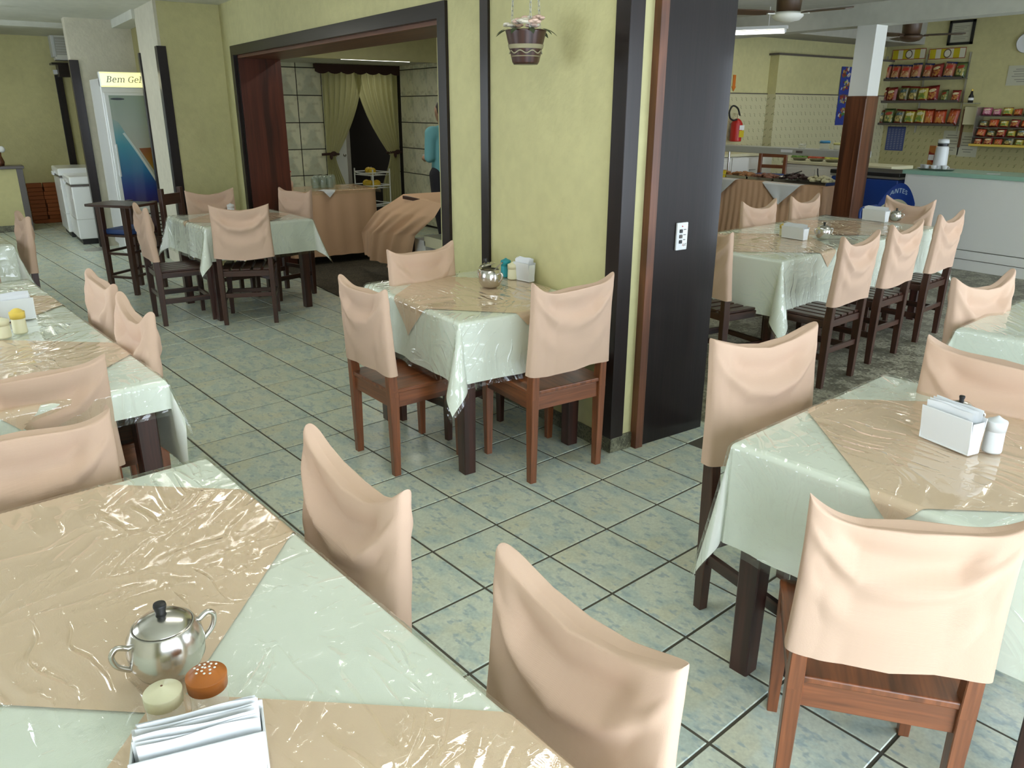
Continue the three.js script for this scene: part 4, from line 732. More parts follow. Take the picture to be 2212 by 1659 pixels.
[[-5.02, [0.16, 0.30, 0.06], 'green salad bowl on the back counter, leftmost'], [-4.72, [0.45, 0.08, 0.03], 'red salad bowl on the back counter, second'], [-4.45, [0.52, 0.52, 0.10], 'yellow green salad bowl on the back counter, third'], [-4.10, [0.55, 0.20, 0.03], 'orange salad bowl on the back counter beside the column']].forEach(([x, c, lab]) => {
  const b = thing('salad_bowl', lab, 'bowl', [x, 0.95, -8.18]); part(b, 'bowl', lathe([[0, 0], [0.08, 0], [0.13, 0.045], [0.125, 0.045], [0.08, 0.008], [0, 0.008]], 22), M.steel); const g = []; for (let j = 0; j < 14; j++) g.push(sph(rr(0.025, 0.045), rr(-0.08, 0.08), 0.04 + rr(0, 0.02), rr(-0.08, 0.08), 1.2, 0.6, 1, 8)); part(b, 'salad', g, std({ color: COL(...c), roughness: 0.6 }));
});
{
  const t = thing('wooden_chair', 'dark wooden chair with a blue seat behind the buffet', 'chair', [-5.15, 0, -7.62], 20 * RAD);
  for (const a of [-1, 1]) { part(t, 'back_post', taper(0.05, 0.05, 0.05, 0.05, 1.08, a * 0.19, 0, -0.18), M.chairWood); part(t, 'front_leg', taper(0.045, 0.045, 0.045, 0.045, 0.72, a * 0.19, 0, 0.18), M.chairWood); part(t, 'side_rail', bx(0.03, 0.05, 0.34, a * 0.19, 0.68, 0), M.chairWood); }
  part(t, 'seat', bx(0.40, 0.04, 0.40, 0, 0.74, 0, 0.01), M.blueSeat); for (const y of [0.86, 1.02]) part(t, 'back_rail', bx(0.36, 0.05, 0.022, 0, y, -0.18), M.chairWood);
  const u = thing('bentwood_chair', 'dark bentwood chair back just beside the dark panel at the buffet', 'chair', [-4.62, 0, -5.55], 100 * RAD);
  part(u, 'back_hoop', tube([[-0.19, 0, 0.18], [-0.20, 0.85, 0.20], [-0.16, 1.28, 0.18], [0, 1.40, 0.17], [0.16, 1.28, 0.18], [0.20, 0.85, 0.20], [0.19, 0, 0.18]], 0.022, 50, 8), M.chairDark); part(u, 'seat', lathe([[0, 0.46], [0.2, 0.46], [0.21, 0.44], [0.2, 0.42], [0, 0.42]], 24), M.chairDark); for (const a of [-1, 1]) part(u, 'front_leg', taper(0.03, 0.03, 0.04, 0.04, 0.44, a * 0.14, 0, -0.15), M.chairDark);
}
{
  const t = thing('fire_extinguisher', 'red fire extinguisher with a coiled black hose on the tiled wall', 'extinguisher', [-5.98, 1.20, -7.80], 90 * RAD);
  part(t, 'cylinder', lathe([[0, 0], [0.085, 0], [0.09, 0.015], [0.09, 0.27], [0.06, 0.32], [0.025, 0.345], [0, 0.345]], 24), M.red); part(t, 'label', bx(0.11, 0.07, 0.004, 0.02, 0.21, 0.09), M.paper); part(t, 'label', bx(0.11, 0.10, 0.004, 0.02, 0.115, 0.09), std({ color: COL(0.62, 0.48, 0.02), roughness: 0.6 }), 'yellow instruction label');
  part(t, 'valve', [cyl(0.022, 0.018, 0.06, 0.02, 0.37, 0, 12), bx(0.10, 0.015, 0.02, 0.05, 0.41, 0)], M.cream); part(t, 'hose', tube([[0.03, 0.39, 0.02], [-0.04, 0.50, 0.02], [-0.16, 0.53, 0.02], [-0.22, 0.45, 0.02], [-0.20, 0.36, 0.02], [-0.12, 0.32, 0.02], [-0.04, 0.33, 0.03]], 0.013, 40, 8), M.rubber);
  part(t, 'wall_bracket', bx(0.06, 0.20, 0.02, 0, 0.18, -0.095), M.steelDull);
  const a = thing('arrow_sign', 'orange arrow sign pointing down to the fire extinguisher', 'sign', [-6.098, 1.95, -7.78], 90 * RAD); part(a, 'arrow', prism([[0, 0], [0.05, 0.07], [0.03, 0.07], [0.03, 0.24], [-0.03, 0.24], [-0.03, 0.07], [-0.05, 0.07]], 0.008), std({ color: COL(0.60, 0.16, 0.01), roughness: 0.6 }));
}
const posterTex = canvasTex(160, 480, (c, w, h) => { c.fillStyle = '#2b3f94'; c.fillRect(0, 0, w, h); const cols = ['#8c4a22', '#d8cbb0', '#7a1d1c', '#c8b44a', '#d9d9d0', '#8f2a20', '#3f7a34']; for (let i = 0; i < 90; i++) { c.fillStyle = cols[i % 7]; c.globalAlpha = 0.85; const y = 30 + (i % 4) * 112 + rr(-22, 46), x = 40 + rr(-14, 90); c.beginPath(); c.ellipse(x, y, rr(6, 24), rr(5, 16), rr(0, 3), 0, 7); c.fill(); } c.globalAlpha = 1; });
{ const p = thing('food_poster', 'tall blue poster with pictures of food left of the column', 'poster', [-5.913, 1.43, -10.42], 90 * RAD); part(p, 'sheet', bx(0.30, 0.95, 0.004, 0, 0.475, 0), [0].map(() => std({ map: posterTex, roughness: 0.5 }))[0]); const q = p.children[0].geometry, uv = q.attributes.uv, ps = q.attributes.position; for (let i = 0; i < uv.count; i++) uv.setXY(i, (ps.getX(i) + 0.15) / 0.30, ps.getY(i) / 0.95); }

// ceiling fans at rest
function ceilingFan(label, [x, y, z], drop, spin, dark) {
  const t = thing('ceiling_fan', label, 'fan', [x, y, z], spin), mo = M.fanBrown, sw = dark ? M.fanBrown : M.whitePaint;
  part(t, 'rod', cyl(0.014, 0.014, drop - 0.16, 0, 0.16 + (drop - 0.16) / 2, 0, 10), dark ? M.fanBrown : M.whitePaint); part(t, 'canopy', lathe([[0.015, drop - 0.05], [0.06, drop - 0.005], [0.06, drop], [0, drop]], 18), sw);
  part(t, 'motor', lathe([[0, 0.17], [0.10, 0.17], [0.105, 0.16], [0.098, 0.02], [0, 0.02]], 24), mo); part(t, 'switch_housing', lathe([[0, 0.03], [0.125, 0.03], [0.13, 0.0], [0.10, -0.03], [0.04, -0.045], [0, -0.045]], 24), sw);
  for (let i = 0; i < 3; i++) {
    const s = new THREE.Shape(); s.moveTo(0.14, -0.035); s.lineTo(0.24, -0.06); s.lineTo(0.54, -0.065); s.quadraticCurveTo(0.60, 0, 0.54, 0.06); s.lineTo(0.24, 0.055); s.lineTo(0.14, 0.035);
    const g = clean(new THREE.ExtrudeGeometry(s, { depth: 0.008, bevelEnabled: false })).rotateX(-Math.PI / 2).rotateX(0.20).translate(0, 0.02, 0).rotateY(i * 2 * Math.PI / 3);
    const b = part(t, 'blade', g, mo); b.add(mesh('bracket', bx(0.10, 0.01, 0.03, 0.14, 0.015, 0).rotateY(i * 2 * Math.PI / 3), sw));
  }
  return t;
}
ceilingFan('ceiling fan with a white hub and brown blades beside the glowing lamp', [-1.95, 2.42, -3.56], 0.34, 127 * RAD, false);
ceilingFan('dark ceiling fan behind the beam, right of the column', [-2.82, 2.47, -6.95], 0.73, 20 * RAD, true);

// wall of snacks
const ZB = -11.79;
{
  const certTex = canvasTex(128, 128, (c, w, h) => { c.fillStyle = '#b9b8a2'; c.fillRect(0, 0, w, h); c.fillStyle = '#8d8c7c'; for (let i = 0; i < 8; i++) c.fillRect(20, 24 + i * 11, 88 - (i % 3) * 16, 3); });
  const t = thing('framed_certificate', 'black framed certificate high on the wall above the snacks', 'frame', [-4.78, 2.72, ZB]); part(t, 'frame', [bx(0.42, 0.04, 0.03, 0, 0.02, 0.015), bx(0.42, 0.04, 0.03, 0, 0.36, 0.015), bx(0.04, 0.38, 0.03, -0.19, 0.19, 0.015), bx(0.04, 0.38, 0.03, 0.19, 0.19, 0.015)], M.black); const g = new THREE.PlaneGeometry(0.36, 0.32).translate(0, 0.19, 0.012); part(t, 'print', g, std({ map: certTex, roughness: 0.4 }));
  const k = thing('wall_clock', 'round white wall clock at the right edge of the picture', 'clock', [-3.72, 2.69, ZB], 0); part(k, 'rim', lathe([[0.14, 0], [0.15, 0.03], [0.135, 0.03], [0.13, 0.012], [0, 0.012]], 30).rotateX(Math.PI / 2), M.whitePlastic); part(k, 'face', cyl(0.13, 0.13, 0.004, 0, 0, 0.014, 30, [Math.PI / 2, 0, 0]), M.paper); part(k, 'hand', [bx(0.008, 0.09, 0.003, 0, 0.04, 0.02), bx(0.06, 0.008, 0.003, 0.03, 0, 0.02)], M.black);
  const noteTex = canvasTex(128, 160, (c, w, h) => { c.fillStyle = '#c2c2ae'; c.fillRect(0, 0, w, h); c.fillStyle = '#84847a'; for (const [y, a, b] of [[28, 30, 70], [44, 20, 90], [66, 26, 80], [84, 18, 92], [110, 30, 70], [126, 40, 50]]) c.fillRect(a, y, b, 5); });
  const sheet = (name, lab, cat, x0, x1, y0, y1, tex, z = ZB) => { const s = thing(name, lab, cat, [(x0 + x1) / 2, (y0 + y1) / 2, z]); part(s, 'sheet', new THREE.PlaneGeometry(x1 - x0, y1 - y0).translate(0, 0, 0.004), std({ map: tex, roughness: 0.7, side: THREE.DoubleSide })); return s; };
  sheet('paper_notice', 'printed paper notice on the wall right of the snacks, under the clock', 'notice', -3.92, -3.42, 2.06, 2.36, noteTex);
  sheet('paper_notice', 'left pale paper sheet taped below the snacks behind the thermos', 'notice', -4.78, -4.48, 0.95, 1.35, noteTex); sheet('paper_notice', 'right pale paper sheet taped below the electrical box', 'notice', -4.50, -4.17, 0.93, 1.33, noteTex);
  const calTex = canvasTex(128, 192, (c, w, h) => { c.fillStyle = '#4a5688'; c.fillRect(0, 0, w, h); c.fillStyle = '#3a3a62'; c.fillRect(0, 0, w, 8); c.fillStyle = '#8f93a8'; for (let j = 0; j < 12; j++) for (let i = 0; i < 5; i++) c.fillRect(10 + i * 23, 20 + j * 14, 14, 5); });
  sheet('blue_poster', 'blue poster printed with rows of small text beneath the snack shelves', 'poster', -5.83, -5.48, 0.98, 1.40, calTex);
  const banTex = canvasTex(256, 64, (c, w, h) => { c.fillStyle = '#d6d2bd'; c.fillRect(0, 0, w, h); c.fillStyle = '#c3b118'; for (const x of [6, 84, 172]) c.fillRect(x, 4, 42, 56); c.strokeStyle = '#8f3b22'; c.lineWidth = 4; c.strokeRect(2, 2, w - 4, h - 4); c.fillStyle = '#d8d4c2'; c.beginPath(); c.arc(130, 32, 24, 0, 7); c.fill(); c.strokeStyle = '#5a4a38'; c.lineWidth = 6; c.stroke(); });
  sheet('snack_banner', 'left yellow striped header board above the snack shelves', 'sign', -5.95, -5.33, 2.53, 2.70, banTex, ZB + 0.02); sheet('snack_banner', 'right yellow striped header board above the snack shelves', 'sign', -5.27, -4.64, 2.51, 2.68, banTex, ZB + 0.02);
  const e = thing('electrical_box', 'cream electrical box with a hanging conduit on the wall', 'box', [-4.33, 1.45, ZB]); part(e, 'box', bx(0.26, 0.29, 0.08, 0, 0.145, 0.04, 0.008), M.cream); part(e, 'conduit', [bx(0.03, 0.62, 0.03, -0.15, -0.06, 0.02)], M.brownEdge);
  const b = thing('small_bottle', 'small dark figurine bottle on a bracket above the electrical box', 'bottle', [-4.38, 1.80, ZB + 0.10]); part(b, 'glass', lathe([[0, 0], [0.04, 0], [0.042, 0.09], [0.02, 0.14], [0.015, 0.19], [0, 0.19]], 14), M.black); part(b, 'label', cyl(0.043, 0.043, 0.04, 0, 0.06, 0, 14), M.paper); part(b, 'cap', cyl(0.017, 0.015, 0.03, 0, 0.20, 0, 10), M.yellowCap); part(b, 'bracket', bx(0.20, 0.015, 0.16, 0.02, -0.008, -0.02), M.steelDull);
}
function bagGeo(w, h, t, seed) { const n = noiseMaker(seed); const f = (s) => (u, v) => { const a = 2 * u - 1, b = 2 * v - 1, e = Math.max(0, (1 - a ** 4) * (1 - b ** 6)); return [a * w / 2 * (1 - 0.06 * Math.cos(b * 1.5)), (v - 0.0) * h, s * (t / 2 * Math.pow(e, 0.6) + 0.006 * (n(u, v, 6, 6) - 0.5) * e), u, v]; }; const A = clean(grid(10, 12, f(1))), B = clean(grid(10, 12, (u, v) => f(-1)(1 - u, v))); return merge([A, B]); }
const bagPrint = (base, band, blob, k) => canvasTex(96, 128, (c, w, h) => { c.fillStyle = base; c.fillRect(0, 0, w, h); c.fillStyle = band; c.fillRect(0, 0, w, 16); c.fillRect(0, h - 20, w, 20); c.fillStyle = blob; for (let i = 0; i < 16; i++) { c.globalAlpha = 0.8; c.beginPath(); c.ellipse(rr(16, 80), rr(60, 105), rr(6, 15), rr(4, 11), rr(0, 3), 0, 7); c.fill(); } c.globalAlpha = 1; c.fillStyle = k; c.beginPath(); c.ellipse(48, 42, 34, 13, -0.15, 0, 7); c.fill(); c.fillStyle = 'rgba(255,255,255,0.55)'; for (let i = 0; i < 5; i++) c.fillRect(rr(8, 80), rr(10, 110), rr(3, 8), rr(8, 22)); });
const PR = { blue: bagPrint('#a8603f', '#1c2c66', '#c9a070', '#c0392f'), red: bagPrint('#8e2a1d', '#6d1512', '#c58a3e', '#e0d0a0'), multi: bagPrint('#6f6a3a', '#7c2319', '#c9b26a', '#3f5d63'), yellow: bagPrint('#b8a83a', '#8a2f1f', '#6f8f3a', '#d9d4a8'), orange: bagPrint('#b4461f', '#7a2a16', '#c98a3f', '#c45a2a'), green: bagPrint('#5d6b35', '#31401f', '#b5a85e', '#a33a24'), pink: bagPrint('#b8607a', '#8d3d58', '#cfa0a8', '#d9c8a8') };
for (const k in PR) PR[k] = phy({ map: PR[k], roughness: 0.35, clearcoat: 0.5, clearcoatRoughness: 0.2, side: THREE.DoubleSide });
{
  const t = thing('snack_rack', 'wire wall rack with three shelves of snack bags', 'rack', [-5.30, 0, ZB]);
  for (const y of [2.19, 1.82, 1.44]) { part(t, 'shelf', [bx(1.52, 0.014, 0.20, 0, y - 0.008, 0.11), bx(1.52, 0.03, 0.01, 0, y + 0.01, 0.21)], M.granite); }
  for (const x of [-0.74, 0, 0.74]) part(t, 'upright', bx(0.025, 1.30, 0.02, x, 1.95, 0.012), M.steelDull);
  const G = [bagGeo(0.19, 0.27, 0.10, 5), bagGeo(0.17, 0.26, 0.09, 6), bagGeo(0.20, 0.25, 0.10, 7)], ord = ['first', 'second', 'third', 'fourth', 'fifth', 'sixth', 'seventh', 'eighth'];
  [['top', 2.19, ['blue', 'blue', 'blue', 'blue', 'blue', 'red', 'blue', 'green']], ['middle', 1.82, ['red', 'red', 'multi', 'multi', 'yellow', 'red', 'green', 'red']], ['bottom', 1.44, ['multi', 'green', 'multi', 'yellow', 'yellow', 'orange', 'orange', 'orange']]].forEach(([row, y, cs], r) => cs.forEach((c, i) => {
    const m = new THREE.Mesh(G[(i + r) % 3], PR[c]); m.name = numbered('snack_bag'); m.castShadow = m.receiveShadow = true; m.position.set(-5.30 - 0.66 + i * 0.188 + rr(-0.01, 0.01), y, ZB + 0.11 + rr(-0.02, 0.03)); m.rotation.set(-0.14 + rr(-0.05, 0.05), rr(-0.2, 0.2), rr(-0.08, 0.08)); if (row === 'middle' && i > 5) m.scale.setScalar(0.75);
    tag(m, ord[i] + ' snack bag from the left on the ' + row + ' rack shelf', 'snack bag', 'snack bags on the ' + row + ' shelf'); scene.add(m);
  }));
  const q = thing('candy_rack', 'tiered candy rack with a yellow front edge at the right edge', 'rack', [-3.60, 0, ZB]);
  [[1.60, 0.10], [1.42, 0.14], [1.27, 0.18], [1.14, 0.22]].forEach(([y, z], j) => { part(q, 'shelf', bx(1.16, 0.014, 0.15, 0, y - 0.008, z), M.granite); if (j === 3) part(q, 'price_edge', bx(1.16, 0.035, 0.008, 0, y, z + 0.08), M.yellowCap); });
  for (const x of [-0.57, 0.57]) part(q, 'side_panel', bx(0.012, 0.62, 0.25, x, 1.42, 0.13), M.steelDull);
  const CG2 = [bagGeo(0.15, 0.13, 0.08, 8), bagGeo(0.13, 0.11, 0.07, 9)], rows = ['top', 'second', 'third', 'lowest'], kinds = [['pink', 'pink', 'yellow', 'orange', 'green', 'orange', 'red'], ['multi', 'orange', 'yellow', 'red', 'orange', 'multi', 'pink'], ['orange', 'multi', 'red', 'yellow', 'multi', 'red', 'orange'], ['red', 'red', 'orange', 'multi', 'yellow', 'orange', 'red']];
  [[1.60, 0.10], [1.42, 0.14], [1.27, 0.18], [1.14, 0.22]].forEach(([y, z], j) => kinds[j].forEach((c, i) => { const m = new THREE.Mesh(CG2[(i + j) % 2], PR[c]); m.name = numbered('candy_pack'); m.castShadow = m.receiveShadow = true; m.position.set(-3.60 - 0.48 + i * 0.16, y, ZB + z); m.rotation.set(-0.25, rr(-0.2, 0.2), rr(-0.1, 0.1)); tag(m, ord[i] + ' candy pack from the left on the ' + rows[j] + ' tier of the candy rack', 'candy', 'candy packs on the ' + rows[j] + ' tier'); scene.add(m); }));
}
// on the bar
{
  const y = 1.03, z = -6.72, tr = thing('oval_tray', 'dark oval tray with a thermos and cups on the bar', 'tray', [-2.13, y, z]); part(tr, 'tray', lathe([[0, 0.004], [0.17, 0.004], [0.21, 0.02], [0.215, 0.018], [0.175, 0], [0, 0]], 30).scale(1, 1, 0.7), M.steelDull);
  const t = thing('thermos_flask', 'tall white thermos flask with a black band on the bar tray', 'thermos', [-2.10, y + 0.006, z - 0.01]); part(t, 'body', lathe([[0, 0], [0.072, 0], [0.075, 0.02], [0.066, 0.24], [0.05, 0.26], [0, 0.26]], 26), M.whitePlastic); part(t, 'band', cyl(0.056, 0.056, 0.03, 0, 0.27, 0, 24), M.black); part(t, 'cap', lathe([[0, 0.285], [0.058, 0.285], [0.06, 0.30], [0.055, 0.33], [0, 0.335]], 24), M.whitePlastic);
  const cup = lathe([[0, 0], [0.024, 0], [0.036, 0.05], [0.033, 0.05], [0.022, 0.006], [0, 0.006]], 18);
  [[-0.14, 0.02, 'white cup at the left end of the bar tray'], [-0.07, 0.075, 'white cup left of the thermos on the bar tray'], [0.02, 0.09, 'white cup in front of the thermos on the bar tray'], [0.12, 0.05, 'white cup right of the thermos on the bar tray']].forEach(([a, b, lab]) => { const c = thing('coffee_cup', lab, 'cup', [-2.13 + a, y + 0.006, z + b]); part(c, 'cup', cup, M.whitePlastic); part(c, 'handle', tube([[0.032, 0.042, 0], [0.052, 0.035, 0], [0.048, 0.018, 0], [0.028, 0.015, 0]], 0.0045, 10, 6), M.whitePlastic); });
  const p = thing('paper_slip', 'small white paper slip lying on the green bar top', 'paper', [-1.45, y + 0.002, -6.62], 0.3); part(p, 'slip', bx(0.12, 0.003, 0.07, 0, 0.002, 0), M.paper);
  const k = thing('wafer_pack', 'narrow red and white pack standing behind the thermos', 'pack', [-2.26, y, z - 0.12]); part(k, 'pack', bx(0.08, 0.26, 0.05, 0, 0.13, 0, 0.006), PR.red); part(k, 'label', bx(0.06, 0.06, 0.004, 0, 0.13, 0.027), M.paper);
}

// ---------- on the wall and panel
{
  const t = thing('control_plate', 'white wall plate with three black switches on the dark panel', 'switch', [0.024, 1.01, -0.375], 90 * RAD);
  part(t, 'plate', bx(0.075, 0.135, 0.012, 0, 0.068, 0.006, 0.004), M.whitePlastic); for (let i = 0; i < 3; i++) part(t, 'switch', bx(0.018, 0.017, 0.008, -0.012, 0.042 + 0.026 * i, 0.014, 0.002), i === 1 ? M.granite : M.black);
  part(t, 'lamp', cyl(0.003, 0.003, 0.004, -0.004, 0.117, 0.013, 8, [Math.PI / 2, 0, 0]), M.red);
  const lt = canvasTex(64, 128, (c) => { c.clearRect(0, 0, 64, 128); c.fillStyle = '#e6e6e2'; c.fillRect(0, 0, 64, 128); c.fillStyle = '#444'; c.fillRect(10, 22, 34, 4); c.fillRect(10, 52, 34, 4); c.fillRect(10, 80, 30, 4); c.fillStyle = '#8a2a2a'; c.font = 'bold 22px sans-serif'; c.fillText('A', 4, 118); c.fillStyle = '#222'; c.fillText('LAT', 18, 118, 42); });
  part(t, 'print', new THREE.PlaneGeometry(0.034, 0.11).translate(0.018, 0.066, 0.0125), std({ map: lt, roughness: 0.5 }));
  const b = thing('hanging_basket', 'brown patterned flower basket hanging by chains on the yellow pillar', 'planter', [-0.44, 1.86, 0.24]);
  part(b, 'basket', lathe([[0, 0], [0.055, 0], [0.062, 0.01], [0.092, 0.135], [0.096, 0.145], [0.088, 0.145], [0.06, 0.02], [0, 0.02]], 28), M.tableWood);
  for (const q of [[[0.066, 0.028], [0.0685, 0.036]], [[0.0775, 0.066], [0.083, 0.084]]]) part(b, 'stripe', lathe(q, 28), M.stripe ??= std({ color: COL(0.30, 0.27, 0.16), roughness: 0.8, side: THREE.DoubleSide }));
  { const pts = []; for (let i = 0; i < 48; i++) { const a = i / 48 * 2 * Math.PI; pts.push([Math.cos(a) * 0.074, 0.052 + 0.006 * Math.sin(a * 8), Math.sin(a) * 0.074]); } part(b, 'wavy_braid', tube(pts, 0.003, 96, 5, true), std({ color: COL(0.34, 0.31, 0.20), roughness: 0.8 })); }
  part(b, 'band', lathe([[0.056, 0.001], [0.0625, 0.020]], 28), M.black);
  const petals = [std({ color: COL(0.78, 0.56, 0.46), roughness: 0.7, side: THREE.DoubleSide }), std({ color: COL(0.80, 0.74, 0.62), roughness: 0.7, side: THREE.DoubleSide })];
  for (let i = 0; i < 13; i++) { const a = i * 2.4, r = 0.03 + 0.08 * ((i % 5) / 4), cx = Math.cos(a) * r + 0.015, cz = Math.sin(a) * r * 0.8, cy = 0.165 + 0.035 * ((i * 7) % 5) / 4 - (r > 0.09 ? 0.02 : 0), g = []; for (let k = 0; k < 5; k++) { const q = k * 1.2566 + i; g.push(sph(0.017, cx + Math.cos(q) * 0.015, cy + 0.004 * Math.sin(k * 2), cz + Math.sin(q) * 0.015, 1, 0.45, 1, 8)); } part(b, 'flower', g, petals[i % 2]); }
  for (let i = 0; i < 9; i++) { const a = i * 0.7 + 2.4, l = part(b, 'leaf', grid(4, 6, (u, v) => [0.085 + v * 0.06, 0.15 - v * v * 0.03, (u - 0.5) * 0.03 * Math.sin(v * 3.0 + 0.1), u, v]), M.leafGreen ??= std({ color: COL(0.04, 0.06, 0.025), roughness: 0.6, side: THREE.DoubleSide })); l.rotation.y = a; }
  const link = new THREE.TorusGeometry(0.009, 0.0016, 5, 12).scale(0.6, 1.3, 1);
  for (const [a, b2] of [[-0.085, 0.02], [0.075, 0.03], [0.0, -0.08]]) { const g = []; for (let i = 0; i < 34; i++) { const k = i / 34; g.push(clean(link.clone()).rotateY((i % 2) * 1.57).translate(a * (1 - 0.25 * k), 0.145 + i * 0.0195, b2 * (1 - 0.6 * k))); } part(b, 'chain', g, M.steelDull); }
  part(b, 'wall_hook', [bx(0.02, 0.02, 0.27, 0, 0.81, -0.10), bx(0.16, 0.012, 0.03, 0, 0.815, 0)], M.granite);
}

// ---------- table sets
const bowlGeo = { body: [[0, 0], [0.030, 0], [0.044, 0.010], [0.0535, 0.030], [0.0545, 0.046], [0.0535, 0.048], [0.0545, 0.050], [0.052, 0.068], [0.044, 0.083], [0.041, 0.085], [0.041, 0.080], [0, 0.080]], lid: [[0, 0.100], [0.012, 0.0995], [0.030, 0.094], [0.040, 0.086], [0.041, 0.083], [0, 0.083]] };
function sugarBowl(label, [x, y, z], yaw, s = 1, spoon = false, open = 0) {
  const t = thing('sugar_bowl', label, 'sugar bowl', [x, y, z], yaw); t.scale.setScalar(s);
  part(t, 'body', lathe(bowlGeo.body, 48), M.steel); const lid = part(t, 'lid', lathe(bowlGeo.lid, 40), M.steel); lid.add(mesh('knob', lathe([[0, 0.119], [0.0085, 0.119], [0.0095, 0.115], [0.007, 0.105], [0.008, 0.098], [0, 0.098]], 16), M.black)); if (open) { lid.rotation.z = open; lid.position.set(0.01, 0.02, 0); }
  for (const a of [-1, 1]) part(t, 'handle', tube([[a * 0.050, 0.066, 0], [a * 0.066, 0.074, 0], [a * 0.074, 0.066, 0], [a * 0.070, 0.046, 0], [a * 0.053, 0.030, 0]], 0.0042, 20, 8), M.steel);
  if (spoon) part(t, 'spoon', tube([[0.01, 0.07, 0], [0.05, 0.105, 0], [0.075, 0.125, 0]], 0.003, 10, 6), M.steel);
  return t;
}
function shaker(label, [x, y, z], r, h, body, cap, holes = true, dome = false) {
  const t = thing('shaker', label, 'shaker', [x, y, z]);
  part(t, 'body', lathe([[0, 0], [r * 0.92, 0], [r, 0.006], [r * 0.95, h * 0.62], [r * 0.86, h * 0.66], [0, h * 0.66]], 28), body);
  const c = part(t, 'cap', lathe(dome ? [[0, h], [r * 0.35, h * 0.985], [r * 0.7, h * 0.93], [r * 0.86, h * 0.87], [r * 1.06, h * 0.86], [r * 1.08, h * 0.84], [r * 1.04, h * 0.60], [0, h * 0.60]] : [[0, h], [r * 0.10, h], [r * 0.30, h * 0.96], [r * 0.78, h * 0.89], [r * 1.0, h * 0.87], [r * 1.03, h * 0.84], [r * 1.0, h * 0.60], [0, h * 0.60]], 28), cap);
  if (holes) { const g = []; const k = dome ? 16 : 1; for (let i = 0; i < k; i++) { const a = i * 2.4, q = r * 0.62 * Math.sqrt(i / k); g.push(sph(0.0022, Math.cos(a) * q, h * (0.998 - 0.06 * (q / r) ** 2), Math.sin(a) * q, 1, 0.5, 1, 6)); } c.add(mesh('hole', g, dome ? M.salt : M.brownEdge)); }
  return t;
}
function napkinHolder(label, [x, y, z], yaw, s = 1, n = 7, full = true) {       // two outward sloping white plates on a base, napkins between
  const t = thing('napkin_holder', label, 'napkin holder', [x, y, z], yaw); Array.isArray(s) ? t.scale.set(...s) : t.scale.setScalar(s);
  const L = 0.19, H = 0.085, plate = (sg) => bx(L, H, 0.004, 0, H / 2 + 0.004, 0, 0.0018).rotateX(sg * 0.16).translate(0, 0, sg * 0.020);
  part(t, 'base', bx(L, 0.005, 0.050, 0, 0.0025, 0, 0.002), M.whitePlastic); for (const sg of [-1, 1]) part(t, 'side_plate', plate(sg), M.whitePlastic);
  for (const sg of [-1, 1]) part(t, 'end_plate', bx(0.004, H * 0.92, 0.052, sg * (L / 2 - 0.002), H * 0.48, 0, 0.0015), M.whitePlastic);
  if (full) for (let i = 0; i < n; i++) { const k = (i - (n - 1) / 2) / n, lift = 0.004 * Math.sin(i * 2.3); const m = part(t, 'napkin', grid(14, 4, (u, v) => [(u - 0.5) * L * 0.90 + 0.004 * Math.sin(i), 0.012 + v * (0.094 + lift) + 0.0012 * Math.sin(u * 9 + i), k * 0.044 * (0.6 + 0.5 * v) + 0.0025 * Math.sin(u * 5 + i * 1.7) * v, u, v]), M.paper); m.rotation.y = 0.02 * Math.sin(i * 3.1); }
  return t;
}
// local table coordinates are measured from the far left corner of the front left table
const on = (T, L, W, a, b) => T.at(a - L / 2, b - W / 2);
sugarBowl('stainless steel sugar bowl with a black lid knob on the front left table', on(T1, 1.76, 0.78, 0.815, 0.36), 98 * RAD, 1.10);
shaker('cream salt shaker with a pointed cap on the front left table', on(T1, 1.76, 0.78, 0.94, 0.405), 0.027, 0.075, M.clearPlastic, M.cream);
shaker('orange capped toothpick shaker on the front left table', on(T1, 1.76, 0.78, 0.955, 0.345), 0.028, 0.085, M.clearPlastic, M.orangeCap, true, true);
napkinHolder('white napkin holder full of paper napkins on the front left table', [1.812, TY + 0.013, 2.375], 76 * RAD, [0.90, 0.95, 0.95], 9);
napkinHolder('white napkin holder on the front right table before the steel bowl', [1.785, TY + 0.013, 0.36], -9 * RAD, [0.80, 1.15, 0.9], 6);
shaker('white shaker beside the napkin holder on the front right table', [1.875, TY + 0.013, 0.305], 0.025, 0.105, M.whitePlastic, M.whitePlastic, false);
sugarBowl('steel sugar bowl hidden behind the napkin holder on the front right table', [1.735, TY + 0.013, 0.22], 0.4, 0.86);
sugarBowl('steel sugar bowl with a spoon on the central table by the pillar', [-0.66, TY + 0.012, 0.30], 0.3, 1.12, true, 0.35);
shaker('teal capped shaker on the central table by the pillar', [-0.84, TY + 0.012, 0.08], 0.028, 0.105, M.teal, M.teal, false);
shaker('pale cream shaker next to the teal one on the central table', [-0.765, TY + 0.012, 0.085], 0.028, 0.095, M.cream, M.cream, false);
napkinHolder('white napkin holder against the yellow wall on the central table', [-0.70, TY + 0.012, 0.052], 8 * RAD, [0.62, 1.15, 0.8], 6);
shaker('pale shaker with a pointed cap on the second left table', [-0.94, TY + 0.013, 2.47], 0.027, 0.085, M.cream, M.cream);
shaker('yellow capped shaker in front of the napkin holder on the second left table', [-0.985, TY + 0.013, 2.41], 0.027, 0.105, M.cream, M.yellowCap, false, true);
napkinHolder('white napkin holder behind the two shakers on the second left table', [-1.24, TY + 0.013, 2.44], 96 * RAD, 1.1, 6);
napkinHolder('nearer white napkin holder on the long table by the bar', [-0.82, TY + 0.013, -2.45], 0, 1.0, 6);
sugarBowl('steel sugar bowl on the long table beside the nearer napkin holder', [-0.70, TY + 0.013, -2.62], 1.2, 1.0);
